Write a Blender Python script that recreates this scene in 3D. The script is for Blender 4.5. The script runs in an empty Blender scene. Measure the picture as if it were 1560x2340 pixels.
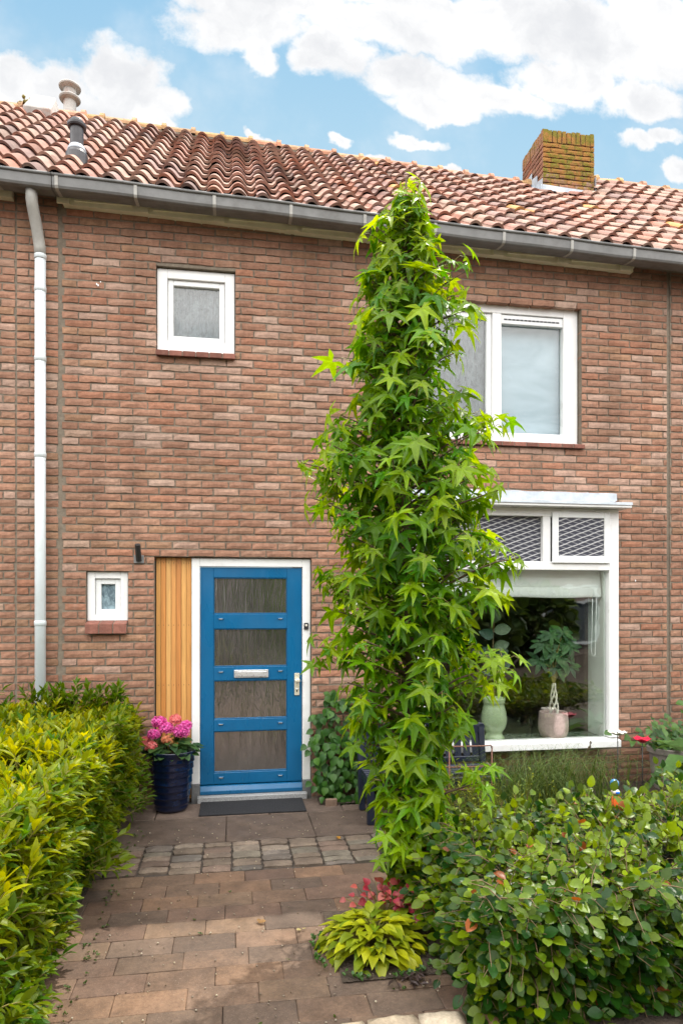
import bpy, bmesh, math, random
import numpy as np
from mathutils import Vector, Matrix
rnd = random.Random(11)
R = math.radians
scene = bpy.context.scene
COL = scene.collection

# ------------------------------------------------------------------ camera
F = 1540.0 / 2340.0
YAW = R(9.2)
CS, SN = math.cos(YAW), math.sin(YAW)
cam_d = bpy.data.cameras.new('camera')
cam = bpy.data.objects.new('camera', cam_d)
COL.objects.link(cam)
cam.location = (0, -6.0, 1.75)
cam.rotation_euler = (R(90), 0, -YAW)
cam_d.sensor_fit = 'VERTICAL'
cam_d.sensor_height = 36.0
cam_d.sensor_width = 36.0
cam_d.lens = 36.0 * F
cam_d.shift_y = 205.0 / 2340.0
cam_d.clip_end = 2000
scene.camera = cam

# ------------------------------------------------------------------ light
SUN_EL, SUN_AZ = R(66), R(33)          # behind the house, to the right
sun_d = bpy.data.lights.new('sun', 'SUN')
sun_d.energy = 2.35
sun_d.angle = R(0.6)
sun_d.color = (1.0, 0.94, 0.84)
sun = bpy.data.objects.new('sun', sun_d)
COL.objects.link(sun)
sd = Vector((math.sin(SUN_AZ) * math.cos(SUN_EL), math.cos(SUN_AZ) * math.cos(SUN_EL), math.sin(SUN_EL)))
sun.rotation_euler = sd.to_track_quat('Z', 'Y').to_euler()
sun.location = (0, 0, 20)

scene.view_settings.view_transform = 'Standard'
scene.view_settings.look = 'None'
scene.view_settings.gamma = 1
scene.view_settings.exposure = 1.0
scene.cycles.max_bounces = 8
scene.cycles.transparent_max_bounces = 16
try:
    scene.cycles.use_denoising = True
except Exception:
    pass


class NT:
    """tiny node-graph helper"""
    def __init__(s, tree):
        s.t = tree; s.n = tree.nodes; s.l = tree.links

    def new(s, kind, **kw):
        nd = s.n.new(kind)
        for k, v in kw.items():
            if k.startswith('i_'):
                key = k[2:]
                key = int(key) if key.isdigit() else key.replace('_', ' ')
                s.set(nd.inputs[key], v)
            else:
                setattr(nd, k, v)
        return nd

    def set(s, sock, v):
        if isinstance(v, bpy.types.NodeSocket):
            s.l.new(v, sock)
        else:
            sock.default_value = v

    def math(s, op, a, b=None, c=None, clamp=False):
        nd = s.n.new('ShaderNodeMath'); nd.operation = op; nd.use_clamp = clamp
        for i, v in enumerate((a, b, c)):
            if v is not None:
                s.set(nd.inputs[i], v)
        return nd.outputs[0]

    def vmath(s, op, a, b=None, c=None):
        nd = s.n.new('ShaderNodeVectorMath'); nd.operation = op
        for i, v in enumerate((a, b, c)):
            if v is not None:
                s.set(nd.inputs[i], v)
        return nd.outputs['Value'] if op == 'LENGTH' else nd.outputs['Vector']

    def mix(s, fac, a, b, blend='MIX'):
        nd = s.n.new('ShaderNodeMix'); nd.data_type = 'RGBA'; nd.blend_type = blend
        nd.clamp_factor = True
        s.set(nd.inputs[0], fac)
        s.set(nd.inputs[6], a if isinstance(a, bpy.types.NodeSocket) else tuple(a) + (1,))
        s.set(nd.inputs[7], b if isinstance(b, bpy.types.NodeSocket) else tuple(b) + (1,))
        return nd.outputs[2]

    def noise(s, vec, scale, detail=3, rough=0.55, out=0):
        nd = s.n.new('ShaderNodeTexNoise')
        if vec is not None:
            s.l.new(vec, nd.inputs['Vector'])
        nd.inputs['Scale'].default_value = scale
        nd.inputs['Detail'].default_value = detail
        nd.inputs['Roughness'].default_value = rough
        return nd.outputs[out]

    def ramp(s, v, a, b, lo=0.0, hi=1.0, smooth=True):
        nd = s.n.new('ShaderNodeMapRange')
        nd.interpolation_type = 'SMOOTHSTEP' if smooth else 'LINEAR'
        s.set(nd.inputs[0], v)
        nd.inputs[1].default_value = a; nd.inputs[2].default_value = b
        nd.inputs[3].default_value = lo; nd.inputs[4].default_value = hi
        return nd.outputs[0]


# ------------------------------------------------------------------ sky
world = bpy.data.worlds.new('World')
scene.world = world
world.use_nodes = True
w = NT(world.node_tree)
w.n.clear()
wo = w.new('ShaderNodeOutputWorld')
bg = w.new('ShaderNodeBackground')
bg.inputs['Strength'].default_value = 0.15
w.l.new(bg.outputs[0], wo.inputs[0])
sky = w.new('ShaderNodeTexSky', sky_type='NISHITA')
sky.sun_disc = False
sky.sun_elevation = SUN_EL
sky.sun_rotation = SUN_AZ
sky.air_density = 1.0
sky.dust_density = 1.2
sky.ozone_density = 2.0
tc = w.new('ShaderNodeTexCoord')
d = tc.outputs['Generated']
sep = w.new('ShaderNodeSeparateXYZ', i_0=d)
dy = w.math('MAXIMUM', w.math('ABSOLUTE', sep.outputs[1]), 0.05)
p = w.math('DIVIDE', sep.outputs[0], dy)
q = w.math('DIVIDE', sep.outputs[2], dy)
pq = w.new('ShaderNodeCombineXYZ', i_0=p, i_1=q, i_2=0.0).outputs[0]
warp = w.noise(pq, 7.0, 5, 0.6, out=1)
pqw = w.vmath('MULTIPLY_ADD', w.vmath('SUBTRACT', warp, (0.5, 0.5, 0.5)), (0.13, 0.10, 0), pq)
CLOUDS = [(110, 215, 150, 75), (285, 185, 105, 85), (330, 240, 95, 50), (200, 260, 190, 55), (350, 285, 60, 22),
          (30, 195, 80, 62), (560, 60, 180, 66), (590, 130, 55, 42), (770, 130, 90, 62), (730, 160, 55, 40),
          (900, 60, 240, 66), (960, 180, 160, 52), (1010, 242, 130, 30), (1250, 70, 320, 80), (1100, 220, 190, 38),
          (1400, 125, 240, 80), (1480, 235, 110, 42), (1300, 190, 140, 52), (1500, 60, 150, 76), (610, 5, 220, 42),
          (1000, 5, 400, 36), (945, 320, 82, 20), (922, 306, 42, 16), (868, 366, 34, 16), (1030, 392, 50, 13),
          (1458, 320, 46, 26), (1525, 322, 45, 22), (1548, 395, 42, 26), (590, 308, 24, 10), (770, 318, 26, 13)]
mind = None
for (cu, cv, ru, rv) in CLOUDS:
    a = (cu - 780) / 1540.0
    dn = CS - a * SN
    cp, cq = (SN + a * CS) / dn, (1375 - cv) / 1540.0 / dn
    ip, iq = 1540.0 * dn * dn / ru / 1.0, 1540.0 * dn / rv
    L = w.vmath('LENGTH', w.vmath('MULTIPLY_ADD', pqw, (ip, iq, 0), (-cp * ip, -cq * iq, 0)))
    mind = L if mind is None else w.math('MINIMUM', mind, L)
fine = w.noise(pq, 17.0, 9, 0.66)
dens = w.math('ADD', w.math('SUBTRACT', 1.13, mind), w.math('MULTIPLY', w.math('SUBTRACT', fine, 0.5), 1.15))
mask_f = w.ramp(dens, -0.10, 0.40)
big = w.noise(d, 2.3, 6, 0.6)
mask_b = w.ramp(big, 0.36, 0.52)
front = w.ramp(sep.outputs[1], 0.25, 0.42)
mask = w.math('ADD', w.math('MULTIPLY', mask_f, front), w.math('MULTIPLY', mask_b, w.math('SUBTRACT', 1.0, front)))
thin = w.math('MULTIPLY', w.ramp(w.noise(pq, 5.0, 5, 0.6), 0.42, 0.75), 0.30)
mask = w.math('MAXIMUM', mask, thin)
shade = w.ramp(w.math('ADD', w.noise(pqw, 6.0, 7, 0.62), w.math('MULTIPLY', dens, -0.10)), 0.24, 0.58)
cloud_f = w.mix(shade, (2.75, 2.80, 2.90), (3.6, 3.6, 3.6))
elev = w.ramp(sep.outputs[2], 0.08, 0.6, 0.40, 1.38)
cloud_fill = w.vmath('MULTIPLY', w.mix(shade, (8.4, 8.6, 8.9), (12.8, 12.6, 12.4)), w.new('ShaderNodeCombineXYZ', i_0=elev, i_1=elev, i_2=elev).outputs[0])  # unseen cloud bank behind the camera, brightened to fill the shaded wall
cloud_col = w.mix(front, cloud_fill, cloud_f)
nish = w.vmath('MULTIPLY', sky.outputs[0], (0.30, 0.30, 0.30))
low = w.ramp(q, 0.55, 1.0)
skyc = w.mix(0.86, nish, w.mix(low, (1.75, 2.65, 3.20), (1.08, 2.12, 3.05)))
final = w.mix(mask, skyc, cloud_col)
w.l.new(final, bg.inputs['Color'])


# ------------------------------------------------------------------ materials
def newmat(name):
    m = bpy.data.materials.new(name)
    m.use_nodes = True
    t = NT(m.node_tree)
    t.n.clear()
    out = t.new('ShaderNodeOutputMaterial')
    b = t.new('ShaderNodeBsdfPrincipled')
    t.l.new(b.outputs[0], out.inputs[0])
    tcn = t.new('ShaderNodeTexCoord')
    return m, t, b, out, tcn.outputs['Object']


def pmat(name, col=(1, 1, 1), rough=0.5, mottle=0.12, mscale=12, bump=0.0, bscale=60, bdist=0.004,
         attr=False, metal=0.0, spec=0.5, dirt=None, dscale=2.5, stretch=None, coat=0.0):
    """base colour (or the mesh's own per-piece colour) x mottling, optional dirt patches and bump"""
    m, t, b, out, oc = newmat(name)
    vec = oc
    if stretch:
        vec = t.vmath('MULTIPLY', oc, stretch)
    if attr:
        base = t.new('ShaderNodeAttribute', attribute_name='Col').outputs['Color']
    else:
        base = t.new('ShaderNodeRGB').outputs[0]
        base.default_value = tuple(col) + (1,)
    n = t.noise(vec, mscale, 5, 0.6)
    k = t.ramp(n, 0.25, 0.75, 1 - mottle, 1 + mottle, smooth=False)
    c = t.vmath('MULTIPLY', base, t.new('ShaderNodeCombineXYZ', i_0=k, i_1=k, i_2=k).outputs[0])
    if dirt:
        dn = t.ramp(t.noise(vec, dscale, 6, 0.65), 0.5, 0.72)
        c = t.mix(t.math('MULTIPLY', dn, dirt[3]), c, dirt[:3])
    t.l.new(c, b.inputs['Base Color'])
    b.inputs['Roughness'].default_value = rough
    rr = t.ramp(t.noise(vec, mscale * 0.7, 3), 0.3, 0.7, max(0.02, rough - 0.1), min(1, rough + 0.1))
    t.l.new(rr, b.inputs['Roughness'])
    b.inputs['Metallic'].default_value = metal
    b.inputs['Specular IOR Level'].default_value = spec
    b.inputs['Coat Weight'].default_value = coat
    if bump:
        bn = t.new('ShaderNodeBump', i_Strength=bump, i_Distance=bdist, i_Height=t.noise(vec, bscale, 5, 0.65))
        t.l.new(bn.outputs[0], b.inputs['Normal'])
    return m


def leafmat(name, rough=0.38, trans=0.42, warm=(1.5, 1.45, 0.5), spec=0.5):
    m, t, b, out, oc = newmat(name)
    base = t.new('ShaderNodeAttribute', attribute_name='Col').outputs['Color']
    n = t.ramp(t.noise(oc, 35, 3), 0.25, 0.75, 0.82, 1.18, smooth=False)
    c = t.vmath('MULTIPLY', base, t.new('ShaderNodeCombineXYZ', i_0=n, i_1=n, i_2=n).outputs[0])
    t.l.new(c, b.inputs['Base Color'])
    b.inputs['Roughness'].default_value = rough
    b.inputs['Specular IOR Level'].default_value = spec
    bn = t.new('ShaderNodeBump', i_Strength=0.35, i_Distance=0.004, i_Height=t.noise(oc, 70, 3))
    t.l.new(bn.outputs[0], b.inputs['Normal'])
    tr = t.new('ShaderNodeBsdfTranslucent')
    t.l.new(t.vmath('MULTIPLY', c, warm), tr.inputs['Color'])
    mx = t.new('ShaderNodeMixShader', i_0=trans)
    t.l.new(b.outputs[0], mx.inputs[1]); t.l.new(tr.outputs[0], mx.inputs[2])
    t.l.new(mx.outputs[0], out.inputs[0])
    return m


def glassmat(name, tint=(0.975, 0.992, 0.982), refl=1.0, base=0.055):
    m, t, b, out, oc = newmat(name)
    t.n.remove(b)
    tr = t.new('ShaderNodeBsdfTransparent'); tr.inputs[0].default_value = tuple(tint) + (1,)
    gl = t.new('ShaderNodeBsdfGlossy'); gl.inputs['Roughness'].default_value = 0.015
    gl.inputs['Color'].default_value = (refl, refl, refl, 1)
    geo = t.new('ShaderNodeNewGeometry')
    dt = t.n.new('ShaderNodeVectorMath'); dt.operation = 'DOT_PRODUCT'
    t.l.new(geo.outputs['Normal'], dt.inputs[0]); t.l.new(geo.outputs['Incoming'], dt.inputs[1])
    ct = t.math('SUBTRACT', 1.0, t.math('ABSOLUTE', dt.outputs['Value']))
    fac = t.math('MULTIPLY_ADD', t.math('POWER', ct, 5.0), 0.9, base, clamp=True)   # one pane, both faces
    bn = t.new('ShaderNodeBump', i_Strength=0.12, i_Distance=0.01, i_Height=t.noise(oc, 3.0, 2))
    t.l.new(bn.outputs[0], gl.inputs['Normal'])
    mx = t.new('ShaderNodeMixShader', i_0=fac)
    t.l.new(tr.outputs[0], mx.inputs[1]); t.l.new(gl.outputs[0], mx.inputs[2])
    t.l.new(mx.outputs[0], out.inputs[0])
    return m


def brickmat():
    m, t, b, out, oc = newmat('brick')
    base = t.new('ShaderNodeAttribute', attribute_name='Col').outputs['Color']
    n1 = t.noise(oc, 28, 6, 0.7)
    k = t.ramp(n1, 0.25, 0.75, 0.72, 1.26, smooth=False)
    c = t.vmath('MULTIPLY', base, t.new('ShaderNodeCombineXYZ', i_0=k, i_1=k, i_2=k).outputs[0])
    pale = t.ramp(t.noise(oc, 9, 6, 0.7), 0.52, 0.75)
    wx = t.ramp(t.noise(oc, 0.9, 5, 0.6), 0.35, 0.65, 0.84, 1.10)
    run = t.ramp(t.noise(t.vmath('MULTIPLY', oc, (5.0, 1.0, 0.35)), 1.3, 5, 0.65), 0.42, 0.66, 1.0, 0.80)
    wx = t.math('MULTIPLY', wx, run)
    c = t.vmath('MULTIPLY', c, t.new('ShaderNodeCombineXYZ', i_0=wx, i_1=wx, i_2=wx).outputs[0])
    c = t.mix(t.math('MULTIPLY', pale, 0.20), c, (0.45, 0.33, 0.265))
    speck = t.ramp(t.noise(oc, 130, 2, 0.5), 0.66, 0.74)
    c = t.mix(t.math('MULTIPLY', speck, 0.5), c, (0.10, 0.06, 0.05))
    t.l.new(c, b.inputs['Base Color'])
    b.inputs['Roughness'].default_value = 0.9
    b.inputs['Specular IOR Level'].default_value = 0.25
    h = t.math('ADD', t.math('MULTIPLY', t.noise(oc, 45, 6, 0.7), 1.0), t.math('MULTIPLY', t.noise(oc, 190, 3), 0.35))
    bn = t.new('ShaderNodeBump', i_Strength=0.75, i_Distance=0.006, i_Height=h)
    t.l.new(bn.outputs[0], b.inputs['Normal'])
    return m


def mossbrick():
    m, t, b, out, oc = newmat('mossy_brick')
    base = t.new('ShaderNodeAttribute', attribute_name='Col').outputs['Color']
    k = t.ramp(t.noise(oc, 30, 6, 0.7), 0.25, 0.75, 0.7, 1.25, smooth=False)
    c = t.vmath('MULTIPLY', base, t.new('ShaderNodeCombineXYZ', i_0=k, i_1=k, i_2=k).outputs[0])
    sz = t.new('ShaderNodeSeparateXYZ', i_0=oc)
    nrm = t.new('ShaderNodeSeparateXYZ', i_0=t.new('ShaderNodeNewGeometry').outputs['Normal'])
    hgt = t.ramp(sz.outputs[2], 7.05, 8.05, 0.0, 0.40, smooth=False)
    side = t.ramp(nrm.outputs[1], -0.9, 0.1, 0.21, -0.10)
    amt = t.math('ADD', t.math('ADD', t.noise(oc, 13, 9, 0.82), hgt), side)
    mk = t.ramp(amt, 0.77, 0.86)
    mcol = t.mix(t.ramp(t.noise(oc, 9, 5, 0.7), 0.42, 0.58), (0.31, 0.15, 0.035), (0.16, 0.15, 0.014))
    c = t.mix(t.math('MULTIPLY', mk, 0.88), c, mcol)
    t.l.new(c, b.inputs['Base Color'])
    b.inputs['Roughness'].default_value = 0.95
    b.inputs['Specular IOR Level'].default_value = 0.2
    bn = t.new('ShaderNodeBump', i_Strength=0.9, i_Distance=0.014, i_Height=t.noise(oc, 50, 6, 0.7))
    t.l.new(bn.outputs[0], b.inputs['Normal'])
    return m


def tilemat():
    m, t, b, out, oc = newmat('roof_tile')
    base = t.new('ShaderNodeAttribute', attribute_name='Col').outputs['Color']
    k = t.ramp(t.noise(oc, 16, 6, 0.7), 0.25, 0.75, 0.68, 1.28, smooth=False)
    c = t.vmath('MULTIPLY', base, t.new('ShaderNodeCombineXYZ', i_0=k, i_1=k, i_2=k).outputs[0])
    lich = t.ramp(t.noise(oc, 7, 6, 0.72), 0.54, 0.72)
    c = t.mix(t.math('MULTIPLY', lich, 0.32), c, (0.40, 0.30, 0.23))
    dark = t.ramp(t.noise(oc, 4.2, 6, 0.75), 0.56, 0.74)
    c = t.mix(t.math('MULTIPLY', dark, 0.6), c, (0.14, 0.085, 0.07))
    yel = t.ramp(t.noise(oc, 10.3, 5, 0.7), 0.70, 0.78)
    c = t.mix(t.math('MULTIPLY', yel, 0.4), c, (0.34, 0.24, 0.06))
    t.l.new(c, b.inputs['Base Color'])
    b.inputs['Roughness'].default_value = 0.82
    b.inputs['Specular IOR Level'].default_value = 0.3
    bn = t.new('ShaderNodeBump', i_Strength=0.5, i_Distance=0.006, i_Height=t.noise(oc, 60, 5, 0.65))
    t.l.new(bn.outputs[0], b.inputs['Normal'])
    return m


def pavermat():
    m, t, b, out, oc = newmat('paver')
    base = t.new('ShaderNodeAttribute', attribute_name='Col').outputs['Color']
    k = t.math('MULTIPLY', t.ramp(t.noise(oc, 60, 6, 0.75), 0.28, 0.72, 0.70, 1.30, smooth=False), t.ramp(t.noise(oc, 7, 5, 0.7), 0.3, 0.7, 0.74, 1.2))
    c = t.vmath('MULTIPLY', base, t.new('ShaderNodeCombineXYZ', i_0=k, i_1=k, i_2=k).outputs[0])
    st = t.ramp(t.noise(oc, 2.6, 6, 0.7), 0.42, 0.68)
    c = t.mix(t.math('MULTIPLY', st, 0.4), c, (0.062, 0.045, 0.036))
    sp = t.ramp(t.noise(oc, 220, 2, 0.5), 0.64, 0.72)
    c = t.mix(t.math('MULTIPLY', sp, 0.4), c, (0.34, 0.28, 0.23))
    t.l.new(c, b.inputs['Base Color'])
    t.l.new(t.ramp(t.noise(oc, 3.0, 4), 0.35, 0.65, 0.55, 0.9), b.inputs['Roughness'])
    b.inputs['Specular IOR Level'].default_value = 0.35
    bn = t.new('ShaderNodeBump', i_Strength=0.55, i_Distance=0.003, i_Height=t.noise(oc, 150, 4, 0.7))
    t.l.new(bn.outputs[0], b.inputs['Normal'])
    return m


def latticemat():
    """textured glass; pale diagonal lines painted in for mirrored roof tiles"""
    m, t, b, out, oc = newmat('tile_reflection_glass')
    s = t.new('ShaderNodeSeparateXYZ', i_0=oc)
    def lines(slope, per, ph):
        v = t.math('ADD', t.math('MULTIPLY', s.outputs[0], slope), s.outputs[2])
        wob = t.math('MULTIPLY', t.math('SUBTRACT', t.noise(oc, 14, 2), 0.5), 0.012)
        fr = t.math('FRACT', t.math('ADD', t.math('DIVIDE', t.math('ADD', v, wob), per), ph))
        return t.math('ABSOLUTE', t.math('SUBTRACT', fr, 0.5))
    a = t.ramp(lines(-0.36, 0.046, 0.0), 0.50, 0.34, 1, 0)
    a2 = t.ramp(lines(0.30, 0.038, 0.3), 0.50, 0.36, 1, 0)
    k = t.math('MAXIMUM', a, t.math('MULTIPLY', a2, 0.38))
    c = t.mix(k, (0.06, 0.062, 0.08), (0.55, 0.55, 0.55))  # mirrored tile roof put into the base colour
    t.l.new(c, b.inputs['Base Color'])
    b.inputs['Roughness'].default_value = 0.12
    bn = t.new('ShaderNodeBump', i_Strength=0.5, i_Distance=0.004, i_Height=k)
    t.l.new(bn.outputs[0], b.inputs['Normal'])
    return m


def rippleglass():
    """wavy cathedral glass of the front door: dim hall behind, smeared reflections in front"""
    m, t, b, out, oc = newmat('rippled_glass')
    v = t.vmath('MULTIPLY', oc, (1.0, 1.0, 0.16))
    n = t.noise(v, 20, 4, 0.6)
    t.n[-1].inputs['Distortion'].default_value = 1.0
    n2 = t.noise(v, 75, 3, 0.6)
    n3 = t.noise(oc, 240, 2, 0.5)
    h = t.math('ADD', n, t.math('ADD', t.math('MULTIPLY', n2, 0.10), t.math('MULTIPLY', n3, 0.03)))
    bn = t.new('ShaderNodeBump', i_Strength=0.5, i_Distance=0.010, i_Height=h)
    c = t.mix(t.ramp(t.noise(oc, 2.2, 3), 0.35, 0.65), (0.026, 0.025, 0.025), (0.054, 0.051, 0.050))
    t.l.new(c, b.inputs['Base Color'])
    b.inputs['Roughness'].default_value = 0.35
    b.inputs['Specular IOR Level'].default_value = 0.2
    gl = t.new('ShaderNodeBsdfGlossy'); gl.inputs['Roughness'].default_value = 0.13
    gl.inputs['Color'].default_value = (1, 1, 1, 1)
    t.l.new(bn.outputs[0], gl.inputs['Normal'])
    mx = t.new('ShaderNodeMixShader', i_0=0.30)
    t.l.new(b.outputs[0], mx.inputs[1]); t.l.new(gl.outputs[0], mx.inputs[2])
    t.l.new(mx.outputs[0], out.inputs[0])
    return m


def curtainmat(name, a, b_, sx=26, sz=9):
    m, t, b, out, oc = newmat(name)
    v = t.vmath('MULTIPLY', oc, (sx, 1, sz))
    n = t.noise(v, 1.0, 4, 0.6)
    t.n[-1].inputs['Distortion'].default_value = 1.5
    t.l.new(t.mix(t.ramp(n, 0.3, 0.7), a, b_), b.inputs['Base Color'])
    b.inputs['Roughness'].default_value = 0.9
    return m


def woodmat():
    m, t, b, out, oc = newmat('honey_wood')
    base = t.new('ShaderNodeAttribute', attribute_name='Col').outputs['Color']
    v = t.vmath('MULTIPLY', oc, (60, 60, 2.2))
    n = t.noise(v, 1.4, 6, 0.65)
    t.n[-1].inputs['Distortion'].default_value = 0.8
    k = t.ramp(n, 0.25, 0.75, 0.74, 1.22, smooth=False)
    c = t.vmath('MULTIPLY', base, t.new('ShaderNodeCombineXYZ', i_0=k, i_1=k, i_2=k).outputs[0])
    t.l.new(c, b.inputs['Base Color'])
    b.inputs['Roughness'].default_value = 0.45
    bn = t.new('ShaderNodeBump', i_Strength=0.3, i_Distance=0.002, i_Height=n)
    t.l.new(bn.outputs[0], b.inputs['Normal'])
    return m


def flowermat(name):
    m, t, b, out, oc = newmat(name)
    base = t.new('ShaderNodeAttribute', attribute_name='Col').outputs['Color']
    t.l.new(base, b.inputs['Base Color'])
    b.inputs['Roughness'].default_value = 0.6
    tr = t.new('ShaderNodeBsdfTranslucent')
    t.l.new(base, tr.inputs['Color'])
    mx = t.new('ShaderNodeMixShader', i_0=0.3)
    t.l.new(b.outputs[0], mx.inputs[1]); t.l.new(tr.outputs[0], mx.inputs[2])
    t.l.new(mx.outputs[0], out.inputs[0])
    return m


MAT = {}
MAT['brick'] = brickmat()
MAT['moss'] = mossbrick()
MAT['mortar'] = pmat('mortar', (0.205, 0.170, 0.130), 0.95, 0.25, 40, 0.6, 160, 0.004, spec=0.2,
                     dirt=(0.115, 0.092, 0.072, 0.75), dscale=1.6)
MAT['tile'] = tilemat()
MAT['paver'] = pavermat()
MAT['white'] = pmat('white_paint', (0.80, 0.80, 0.79), 0.35, 0.025, 6, 0.08, 90, 0.002, dirt=(0.55, 0.53, 0.48, 0.35), dscale=3.5)
MAT['white2'] = pmat('white_frame_paint', (0.76, 0.775, 0.77), 0.32, 0.025, 6, 0.08, 90, 0.002, dirt=(0.52, 0.51, 0.47, 0.35), dscale=4)
MAT['blue'] = pmat('blue_door_paint', (0.002, 0.105, 0.245), 0.34, 0.10, 7, 0.12, 70, 0.002, dirt=(0.004, 0.115, 0.27, 0.5), dscale=5, stretch=(1, 1, 0.35))
MAT['wood'] = woodmat()
MAT['zinc'] = pmat('zinc', (0.185, 0.185, 0.180), 0.55, 0.18, 9, 0.08, 80, 0.002, metal=0.0, spec=0.3, dirt=(0.10, 0.093, 0.085, 0.6), dscale=3)
MAT['greyzinc'] = pmat('weathered_zinc', (0.36, 0.35, 0.32), 0.55, 0.2, 9, 0.1, 60, 0.002, dirt=(0.24, 0.22, 0.19, 0.6), dscale=5)
MAT['lead'] = pmat('lead', (0.42, 0.46, 0.50), 0.5, 0.2, 10, 0.3, 40, 0.004, metal=0.15, dirt=(0.62, 0.64, 0.66, 0.6), dscale=5)
MAT['fascia'] = pmat('cream_board', (0.85, 0.80, 0.62), 0.6, 0.10, 8, 0.1, 60, 0.002, dirt=(0.42, 0.36, 0.22, 0.4), dscale=4)
MAT['pvc'] = pmat('pale_pipe', (0.66, 0.72, 0.74), 0.35, 0.05, 5, dirt=(0.50, 0.52, 0.50, 0.4), dscale=4)
MAT['black'] = pmat('black_plastic', (0.022, 0.022, 0.026), 0.45, 0.2, 20, 0.1, 60, 0.003)
MAT['vent'] = pmat('dark_vent_pipe', (0.030, 0.027, 0.030), 0.45, 0.2, 12)
MAT['terra'] = pmat('flue_pipe', (0.40, 0.385, 0.36), 0.7, 0.2, 10, 0.3, 50, 0.004, dirt=(0.34, 0.17, 0.11, 0.6), dscale=7)
MAT['glass'] = glassmat('window_glass')
MAT['bayglass'] = glassmat('bay_window_glass', base=0.13)
MAT['lattice'] = latticemat()
MAT['ripple'] = rippleglass()
MAT['net'] = curtainmat('net_curtain', (0.030, 0.038, 0.045), (0.125, 0.145, 0.16))
MAT['skyvoile'] = curtainmat('sky_tinted_voile', (0.20, 0.285, 0.35), (0.36, 0.455, 0.53), 0.9, 2.0)  # blue cloudy blotches painted on the voile for sky mirrored in the pane
MAT['frost'] = curtainmat('frosted_glass', (0.07, 0.11, 0.135), (0.26, 0.36, 0.40), 22, 16)
MAT['blind'] = pmat('pale_blind_fabric', (0.84, 0.88, 0.85), 0.85, 0.05, 6, 0.2, 40, 0.004)
MAT['jamb'] = pmat('pale_green_plaster', (0.76, 0.84, 0.76), 0.7, 0.04, 5)
MAT['sill'] = pmat('grey_green_sill', (0.16, 0.20, 0.15), 0.25, 0.15, 8)
MAT['room'] = pmat('room_walls', (0.20, 0.17, 0.14), 0.8, 0.2, 2)
MAT['plinth'] = pmat('grey_plinth', (0.15, 0.15, 0.15), 0.9, 0.25, 50, 0.5, 120, 0.004)
MAT['terrazzo'] = pmat('speckled_stone', (0.30, 0.30, 0.30), 0.6, 0.65, 160, 0.2, 120, 0.003)
MAT['steel'] = pmat('brushed_aluminium', (0.72, 0.72, 0.72), 0.32, 0.05, 30, metal=0.6)
MAT['brass'] = pmat('pale_handle', (0.70, 0.66, 0.52), 0.3, 0.06, 20, metal=0.3)
MAT['mat'] = pmat('door_mat', (0.013, 0.013, 0.015), 0.9, 0.45, 110, 0.8, 160, 0.006)
MAT['navyglaze'] = pmat('navy_glaze', (0.003, 0.007, 0.026), 0.16, 0.4, 12, 0.15, 30, 0.004, coat=0.3,
                        dirt=(0.006, 0.026, 0.085, 0.7), dscale=7, stretch=(1, 1, 3.0))
MAT['greenglaze'] = pmat('celadon_glaze', (0.40, 0.50, 0.30), 0.22, 0.14, 10, 0.1, 40, 0.002, coat=0.4,
                         dirt=(0.33, 0.42, 0.24, 0.5), dscale=5, stretch=(1, 1, 0.3))
MAT['pinkpot'] = pmat('pinkish_clay', (0.46, 0.345, 0.31), 0.85, 0.16, 40, 0.4, 120, 0.004)
MAT['greypot'] = pmat('grey_pot', (0.22, 0.19, 0.17), 0.85, 0.15, 14, 0.3, 90, 0.004)
MAT['soil'] = pmat('soil', (0.050, 0.034, 0.022), 0.95, 0.5, 30, 1.0, 60, 0.02, dirt=(0.10, 0.075, 0.05, 0.6), dscale=14)
MAT['bark'] = pmat('bark', (0.10, 0.062, 0.042), 0.9, 0.4, 30, 0.9, 40, 0.01, stretch=(1, 1, 0.3))
MAT['twig'] = pmat('twig', (0.13, 0.085, 0.04), 0.8, 0.3, 30)
MAT['shoot'] = pmat('green_shoot', (0.20, 0.17, 0.035), 0.6, 0.2, 30)
MAT['hedge_core'] = pmat('dark_hedge_core', (0.014, 0.018, 0.007), 0.95, 0.5, 40, 0.8, 60, 0.03)  # near-black core colour, stands for the shade deep inside a hedge
MAT['navywood'] = pmat('navy_wood_paint', (0.010, 0.014, 0.028), 0.35, 0.2, 14, 0.15, 60, 0.002)
MAT['rust'] = pmat('rusty_wire', (0.19, 0.085, 0.055), 0.7, 0.35, 60, 0.3, 120, 0.002)
MAT['iron'] = pmat('dark_iron', (0.025, 0.025, 0.025), 0.5, 0.3, 60)
MAT['redmetal'] = pmat('red_enamel', (0.62, 0.012, 0.05), 0.35, 0.15, 30)
MAT['cream'] = pmat('cream_enamel', (0.72, 0.68, 0.58), 0.45, 0.12, 30)
MAT['ball'] = pmat('teal_glass_ball', (0.03, 0.16, 0.32), 0.1, 0.3, 20, coat=1.0)
MAT['orange'] = pmat('orange_plastic', (0.75, 0.14, 0.03), 0.35, 0.1, 20)
MAT['cobalt'] = pmat('bright_blue_plastic', (0.01, 0.13, 0.62), 0.3, 0.1, 20)
MAT['tree_leaf'] = leafmat('sweetgum_leaf', 0.36, 0.46, (1.75, 1.50, 0.35), 0.30)
MAT['laurel_leaf'] = leafmat('laurel_leaf', 0.40, 0.46, (1.7, 1.45, 0.3), 0.26)
MAT['beech_leaf'] = leafmat('beech_leaf', 0.34, 0.30, (1.9, 1.6, 0.3), 0.24)
MAT['leaf'] = leafmat('garden_leaf', 0.45, 0.35, (1.4, 1.35, 0.45), 0.45)
MAT['petal'] = flowermat('petal')


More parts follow.
